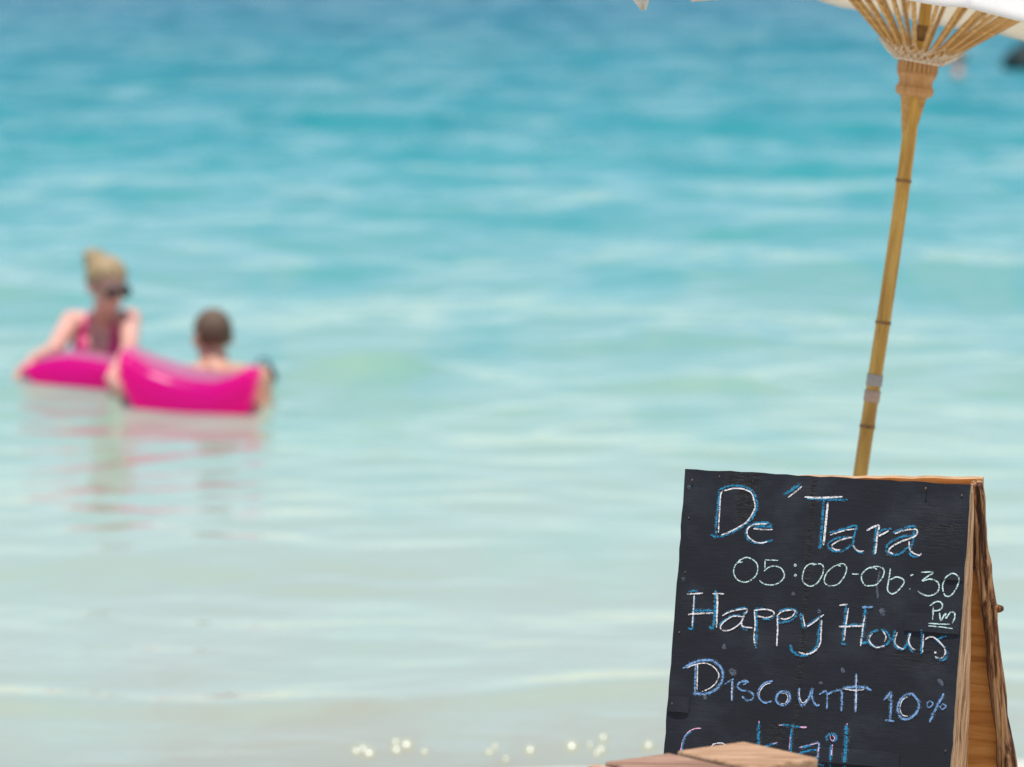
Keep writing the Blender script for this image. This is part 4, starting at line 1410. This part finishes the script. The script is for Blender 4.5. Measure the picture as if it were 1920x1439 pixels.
def torso(bm, g=0.0, breasts=True):
    add_cap(bm, hip, 0.135 + g, hip + Vector((0, -0.02, 0.12)), 0.118 + g)
    add_cap(bm, hip + Vector((0.07, 0, 0.0)), 0.10 + g, hip + Vector((-0.07, 0, 0)), 0.10 + g)
    add_cap(bm, hip + Vector((0, -0.02, 0.12)), 0.112 + g, chest + Vector((0, 0, -0.06)), 0.112 + g)
    add_cap(bm, chest + Vector((-0.055, 0, -0.04)), 0.095 + g, chest + Vector((0.055, 0, -0.04)), 0.095 + g)
    add_cap(bm, chest + Vector((-0.07, 0, 0.03)), 0.078 + g, chest + Vector((0.07, 0, 0.03)), 0.078 + g)
    if breasts:
        for sx in (-1, 1):
            add_ell(bm, chest + Vector((sx * 0.068, -0.075, -0.045)), (Vector((1, 0, 0)), Vector((0, 1, 0)), Vector((0, 0, 1))), (0.062 + g, 0.055 + g, 0.060 + g))


bm = bmesh.new()
torso(bm)
add_cap(bm, shR, 0.056, chest + Vector((-0.05, 0, 0.06)), 0.070)
add_cap(bm, shL, 0.056, chest + Vector((0.05, 0, 0.06)), 0.070)
add_cap(bm, neck + Vector((0, 0.01, -0.02)), 0.060, hc + Vector((-0.01, 0.015, -0.06)), 0.054)
add_head(bm, hc, hf, 1.17)
elR, wrR = P(103, 655, 18.50), P(60, 676, 18.46)
elL, wrL = P(243, 655, 18.40), P(208, 712, 18.02)
add_cap(bm, shR, 0.054, elR, 0.043); add_cap(bm, elR, 0.042, wrR, 0.029)
add_cap(bm, shL, 0.052, elL, 0.041); add_cap(bm, elL, 0.040, wrL, 0.029)
add_hand(bm, wrR, P(44, 690, 18.42) - wrR, Vector((0.2, 0, -1)))
add_hand(bm, wrL, P(238, 760, 17.80) - wrL, Vector((0.1, 1, 0.2)))
gz = ground_z(wl_.x, 18.9)
for sx in (-1, 1):
    kn = Vector((hip.x + sx * 0.11, 18.78, gz + 0.44)); an = Vector((hip.x + sx * 0.13, 18.98, gz + 0.09))
    add_cap(bm, hip + Vector((sx * 0.075, 0, -0.03)), 0.088, kn, 0.058)
    add_cap(bm, kn, 0.056, an, 0.036)
    add_cap(bm, an + Vector((0, 0.03, -0.045)), 0.034, an + Vector((0, -0.15, -0.06)), 0.026)
body = remesh('body', bm, 0.0075, M_SKIN_W, woman)
bm = bmesh.new()
torso(bm, 0.006)
suit = remesh('swimsuit', bm, 0.006, M_SWIM, woman)
b2 = bmesh.new(); b2.from_mesh(suit.data)
kill = []
for v in b2.verts:
    dx, dz = v.co.x - chest.x, v.co.z - chest.z
    vneck = v.co.y < chest.y and dz > -0.17 and abs(dx) < 0.012 + (dz + 0.17) * 0.26
    high = dz > -0.01 and not (0.050 < abs(dx) < 0.098)
    if vneck or high or v.co.z < hip.z - 0.10:
        kill.append(v)
bmesh.ops.delete(b2, geom=kill, context='VERTS')
b2.to_mesh(suit.data); b2.free()
for sx in (-1, 1):                                     # shoulder straps
    bm = bmesh.new()
    q = [chest + Vector((sx * 0.072, -0.085, 0.01)), chest + Vector((sx * 0.070, -0.078, 0.07)), chest + Vector((sx * 0.062, -0.02, 0.118)), chest + Vector((sx * 0.062, 0.05, 0.10)), chest + Vector((sx * 0.066, 0.092, 0.02))]
    add_tube(bm, spline(q, 5), [0.013] * 21, seg=8, squash=0.9)
    from_bm('shoulder_strap', bm, M_SWIM, woman)
s_, f_, u_ = axes(hf)
bun = P(178, 491, 18.74)
hair_cap('hair', hc, hf, M_HAIR_W, woman, 1.17, extra=[(bun, (0.056, 0.054, 0.060)), (bun.lerp(hc, 0.4) + Vector((0, 0.01, 0.01)), (0.07, 0.06, 0.06)), (bun + Vector((-0.02, 0, 0.03)), (0.036, 0.036, 0.036))])
bm = bmesh.new()
for sx in (-1, 1):
    add_ell(bm, hc + s_ * (sx * 0.040) + f_ * 0.100 + u_ * 0.004, (s_, f_, u_), (0.037, 0.012, 0.031), 16)
    add_tube(bm, [hc + s_ * (sx * 0.074) + f_ * 0.086 + u_ * 0.014, hc + s_ * (sx * 0.096) + f_ * 0.0 + u_ * 0.012], [0.004, 0.004], seg=6)
add_tube(bm, [hc - s_ * 0.01 + f_ * 0.108 + u_ * 0.012, hc + s_ * 0.01 + f_ * 0.108 + u_ * 0.012], [0.004, 0.004], seg=6)
from_bm('sunglasses', bm, M_LENS, woman)

# ---- man: kneeling in the water, his back to the beach, behind the mattress
mw = P(405, 720, 18.28)
man = empty('person', (mw.x, mw.y, ground_z(mw.x, mw.y)))
tag(man, 'short-haired man seen from behind, chest deep beside the pink mattress', 'person')
hc = P(398, 633, 18.35)
hf = Vector((-0.38, 1, -0.05))
neck = P(404, 692, 18.26)
chest = P(408, 742, 18.26)
hip = Vector((mw.x, 18.30, chest.z - 0.38))
shL, shR = P(334, 712, 18.26), P(482, 712, 17.99)
bm = bmesh.new()
add_cap(bm, hip, 0.135, hip + Vector((0, 0, 0.14)), 0.125)
add_cap(bm, hip + Vector((0, 0, 0.14)), 0.125, chest + Vector((0, 0, -0.08)), 0.125)
add_cap(bm, chest + Vector((-0.07, 0, -0.06)), 0.11, chest + Vector((0.07, 0, -0.06)), 0.11)
add_cap(bm, chest + Vector((-0.08, 0, 0.02)), 0.092, chest + Vector((0.08, 0, 0.02)), 0.092)
for sh, sx in ((shL, -1), (shR, 1)):
    add_cap(bm, sh, 0.066, neck + Vector((sx * 0.035, 0, -0.03)), 0.062)
    add_cap(bm, sh, 0.064, chest + Vector((sx * 0.07, 0, 0.02)), 0.08)
add_cap(bm, neck + Vector((0, 0, -0.03)), 0.074, hc + Vector((0, -0.012, -0.05)), 0.066)
add_head(bm, hc, hf, 1.16)
elR, wrR = P(490, 778, 17.94), Vector((P(470, 790, 18.1).x, 18.35, -0.14))
elL, wrL = P(318, 740, 18.45), P(300, 735, 18.65)
add_cap(bm, shR, 0.074, elR, 0.056); add_cap(bm, elR, 0.046, wrR, 0.030); add_hand(bm, wrR, Vector((-0.3, 1, -0.1)), Vector((0, 0, -1)), 1.08)
add_cap(bm, shL, 0.056, elL, 0.044); add_cap(bm, elL, 0.043, wrL, 0.030); add_hand(bm, wrL, Vector((-0.4, 1, 0)), Vector((0, 0, -1)), 1.08)
gz = ground_z(mw.x, 18.3)
for sx in (-1, 1):
    kn = Vector((hip.x + sx * 0.14, 18.56, gz + 0.07)); an = Vector((hip.x + sx * 0.13, 18.18, gz + 0.06))
    add_cap(bm, hip + Vector((sx * 0.085, 0, -0.02)), 0.095, kn, 0.065)
    add_cap(bm, kn, 0.062, an, 0.042)
    add_cap(bm, an, 0.038, an + Vector((0, -0.16, -0.02)), 0.028)
remesh('body', bm, 0.0075, M_SKIN_M, man)
bm = bmesh.new()
add_cap(bm, hip + Vector((0, 0, -0.01)), 0.143, hip + Vector((0, 0, 0.09)), 0.134)
for sx in (-1, 1):
    add_cap(bm, hip + Vector((sx * 0.085, 0, -0.02)), 0.105, hip.lerp(Vector((hip.x + sx * 0.14, 18.56, gz + 0.07)), 0.5) + Vector((sx * 0.02, 0, 0)), 0.092)
remesh('swim_trunks', bm, 0.012, M_TRUNKS, man)
hair_cap('hair', hc, hf, M_HAIR_M, man, 1.16, front=0.06, low=-0.036, thick=0.006)
s_, f_, u_ = axes(hf)
for sx in (-1, 1):
    bm = bmesh.new()
    add_ell(bm, hc + s_ * (sx * 0.034) + f_ * 0.092 + u_ * 0.006, (s_, f_, u_), (0.013, 0.008, 0.008), 10)
    from_bm('eye', bm, M_LENS, man)

# ---- small dark bag afloat behind the man's shoulder
bc = P(496, 694, 18.50)
bag = empty('dry_bag', (bc.x, bc.y, -0.05))
tag(bag, 'small dark bag floating behind the man at the right end of the mattress', 'bag')
bm = bmesh.new()
bx_ = P(494, 684, 18.50)
add_tube(bm, spline([Vector((bc.x - 0.01, 18.50, -0.10)), Vector((bc.x, 18.50, -0.02)), Vector((bc.x, 18.50, 0.05)), Vector((bc.x - 0.005, 18.50, bx_.z))], 5),
         [0.03, 0.045, 0.052, 0.055, 0.056, 0.056, 0.056, 0.056, 0.056, 0.055, 0.054, 0.052, 0.048, 0.042, 0.034, 0.026][:16], seg=14, jitter=0.25, seed=2)
from_bm('sack', bm, M_DARK, bag)
bm = bmesh.new()
top_ = Vector((bc.x - 0.005, 18.50, bx_.z))
add_tube(bm, spline([top_ + Vector((-0.03, 0, -0.01)), top_ + Vector((-0.02, 0, 0.025)), top_ + Vector((0.02, 0, 0.025)), top_ + Vector((0.03, 0, -0.01))], 4), [0.006] * 13, seg=7)
from_bm('handle', bm, M_DARK, bag)

# ---- a far swimmer and a rock, right of the parasol
fs = P(1796, 142, 49.7)
swim = empty('person', (fs.x, fs.y, ground_z(fs.x, fs.y)))
tag(swim, 'far blurred swimmer in the blue water beside the parasol runner', 'person')
bm = bmesh.new()
hc = Vector((fs.x, fs.y, 0.27))
hf = Vector((-1, -0.25, 0))
add_head(bm, hc, hf)
add_cap(bm, Vector((fs.x, fs.y, -0.45)), 0.11, Vector((fs.x, fs.y, -0.08)), 0.11)
add_cap(bm, Vector((fs.x, fs.y - 0.12, 0.06)), 0.065, Vector((fs.x, fs.y + 0.12, 0.06)), 0.065)
add_cap(bm, Vector((fs.x + 0.01, fs.y, 0.05)), 0.055, hc + Vector((0.01, 0, -0.05)), 0.05)
for sx in (-1, 1):
    sh = Vector((fs.x, fs.y + sx * 0.17, 0.05)); el = sh + Vector((-0.08, sx * 0.10, -0.22)); wr = el + Vector((-0.22, 0, 0.02))
    add_cap(bm, sh, 0.05, el, 0.04); add_cap(bm, el, 0.038, wr, 0.028); add_hand(bm, wr, wr - el, Vector((0, 0, -1)))
    kn = Vector((fs.x - 0.1, fs.y + sx * 0.12, -0.85)); add_cap(bm, Vector((fs.x, fs.y + sx * 0.08, -0.47)), 0.09, kn, 0.06); add_cap(bm, kn, 0.055, kn + Vector((0.15, 0, -0.42)), 0.036)
remesh('body', bm, 0.010, M_SKIN_W, swim)
hair_cap('hair', hc, hf, M_HAIR_W, swim)

M_ROCK = grain_mat('wet_rock', [(0.3, (0.004, 0.012, 0.010)), (0.7, (0.014, 0.032, 0.026))], (4, 4, 4), 0.6, bump_s=0.8, bump_d=0.03)
rp = P(1941, 125, 52.0)
bm = bmesh.new()
bmesh.ops.create_icosphere(bm, subdivisions=5, radius=1.0)
for v in bm.verts:
    p = v.co.copy()
    k = 1 + 0.28 * noise.noise(p * 1.6) + 0.12 * noise.noise(p * 4.3) + 0.05 * noise.noise(p * 11)
    v.co = Vector((p.x * 0.40 * k, p.y * 0.6 * k, p.z * 0.40 * k))
rock = from_bm('sea_rock', bm, M_ROCK)
rock.location = (rp.x, rp.y, 0.0)
tag(rock, 'dark wet rock breaking the blue water at the far right edge', 'rock')

# ================================================================== RIPPLES AT THE WATER'S EDGE
# sphere caps added as wavelets, tilted to throw sun glints at the camera
M_RIPPLE, _nt, _b = new_mat('ripple_water')
_b.inputs['Base Color'].default_value = (0.36, 0.37, 0.28, 1); _b.inputs['Roughness'].default_value = 0.2; _b.inputs['IOR'].default_value = 1.333
bm = bmesh.new()
SPARK = [(668, 1408, .052), (681, 1404, .062), (692, 1412, .066), (742, 1391, .045), (762, 1396, .070), (743, 1406, .060), (796, 1409, .036), (928, 1399, .032), (917, 1410, .040),
         (994, 1406, .058), (1072, 1399, .072), (1131, 1382, .048), (1127, 1405, .050), (1119, 1411, .036), (1216, 1397, .056), (1106, 1396, .030), (948, 1423, .032)]
for (x, y, R) in SPARK:
    R *= 1.03
    c = at_z(x, y, 0.004)
    V = (Vector((0, 0, CAM_H)) - c).normalized()
    H = (V + SUN_DIR).normalized()                      # facing half way between the sun and the camera
    s, f, u = axes(Vector((H.x, H.y, 0)))
    s2, u2 = frame(H)
    o0 = c - H * R * 0.985
    rings = []
    for i in range(1, 7):
        a = math.radians(20) * i / 6
        rings.append([bm.verts.new(o0 + H * (R * math.cos(a)) + (s2 * math.cos(k * 0.5236) + u2 * math.sin(k * 0.5236)) * (R * math.sin(a))) for k in range(12)])
    t0 = bm.verts.new(o0 + H * R)
    for k in range(12):
        bm.faces.new((t0, rings[0][k], rings[0][(k + 1) % 12]))
        for i in range(5):
            bm.faces.new((rings[i][k], rings[i + 1][k], rings[i + 1][(k + 1) % 12], rings[i][(k + 1) % 12]))
    # back of the wavelet runs down into the sea
    last = rings[-1]
    low = [bm.verts.new(v.co + Vector((0, 0.03, -0.05))) for v in last]
    for k in range(12):
        bm.faces.new((last[k], low[k], low[(k + 1) % 12], last[(k + 1) % 12]))
rip = from_bm('ripples', bm, M_RIPPLE)
tag(rip, 'small glinting ripples where the sea meets the sand', kind='stuff')

# ================================================================== SUB-PARTS
for root, host, names, M in ((sign, 'writing_panel', ('chalk_lettering', 'chalk_smudge', 'nail', 'lifted_veneer'), MF), (umb, 'bamboo_pole', ('node_ring', 'tape_wrap'), MU)):
    hobj = [o for o in COL.objects if o.parent is root and o.name.split('.')[0] == host][0]
    for o in [o for o in COL.objects if o.parent is root and o.name.split('.')[0] in names]:
        o.parent = hobj
        o.matrix_parent_inverse = M.inverted()
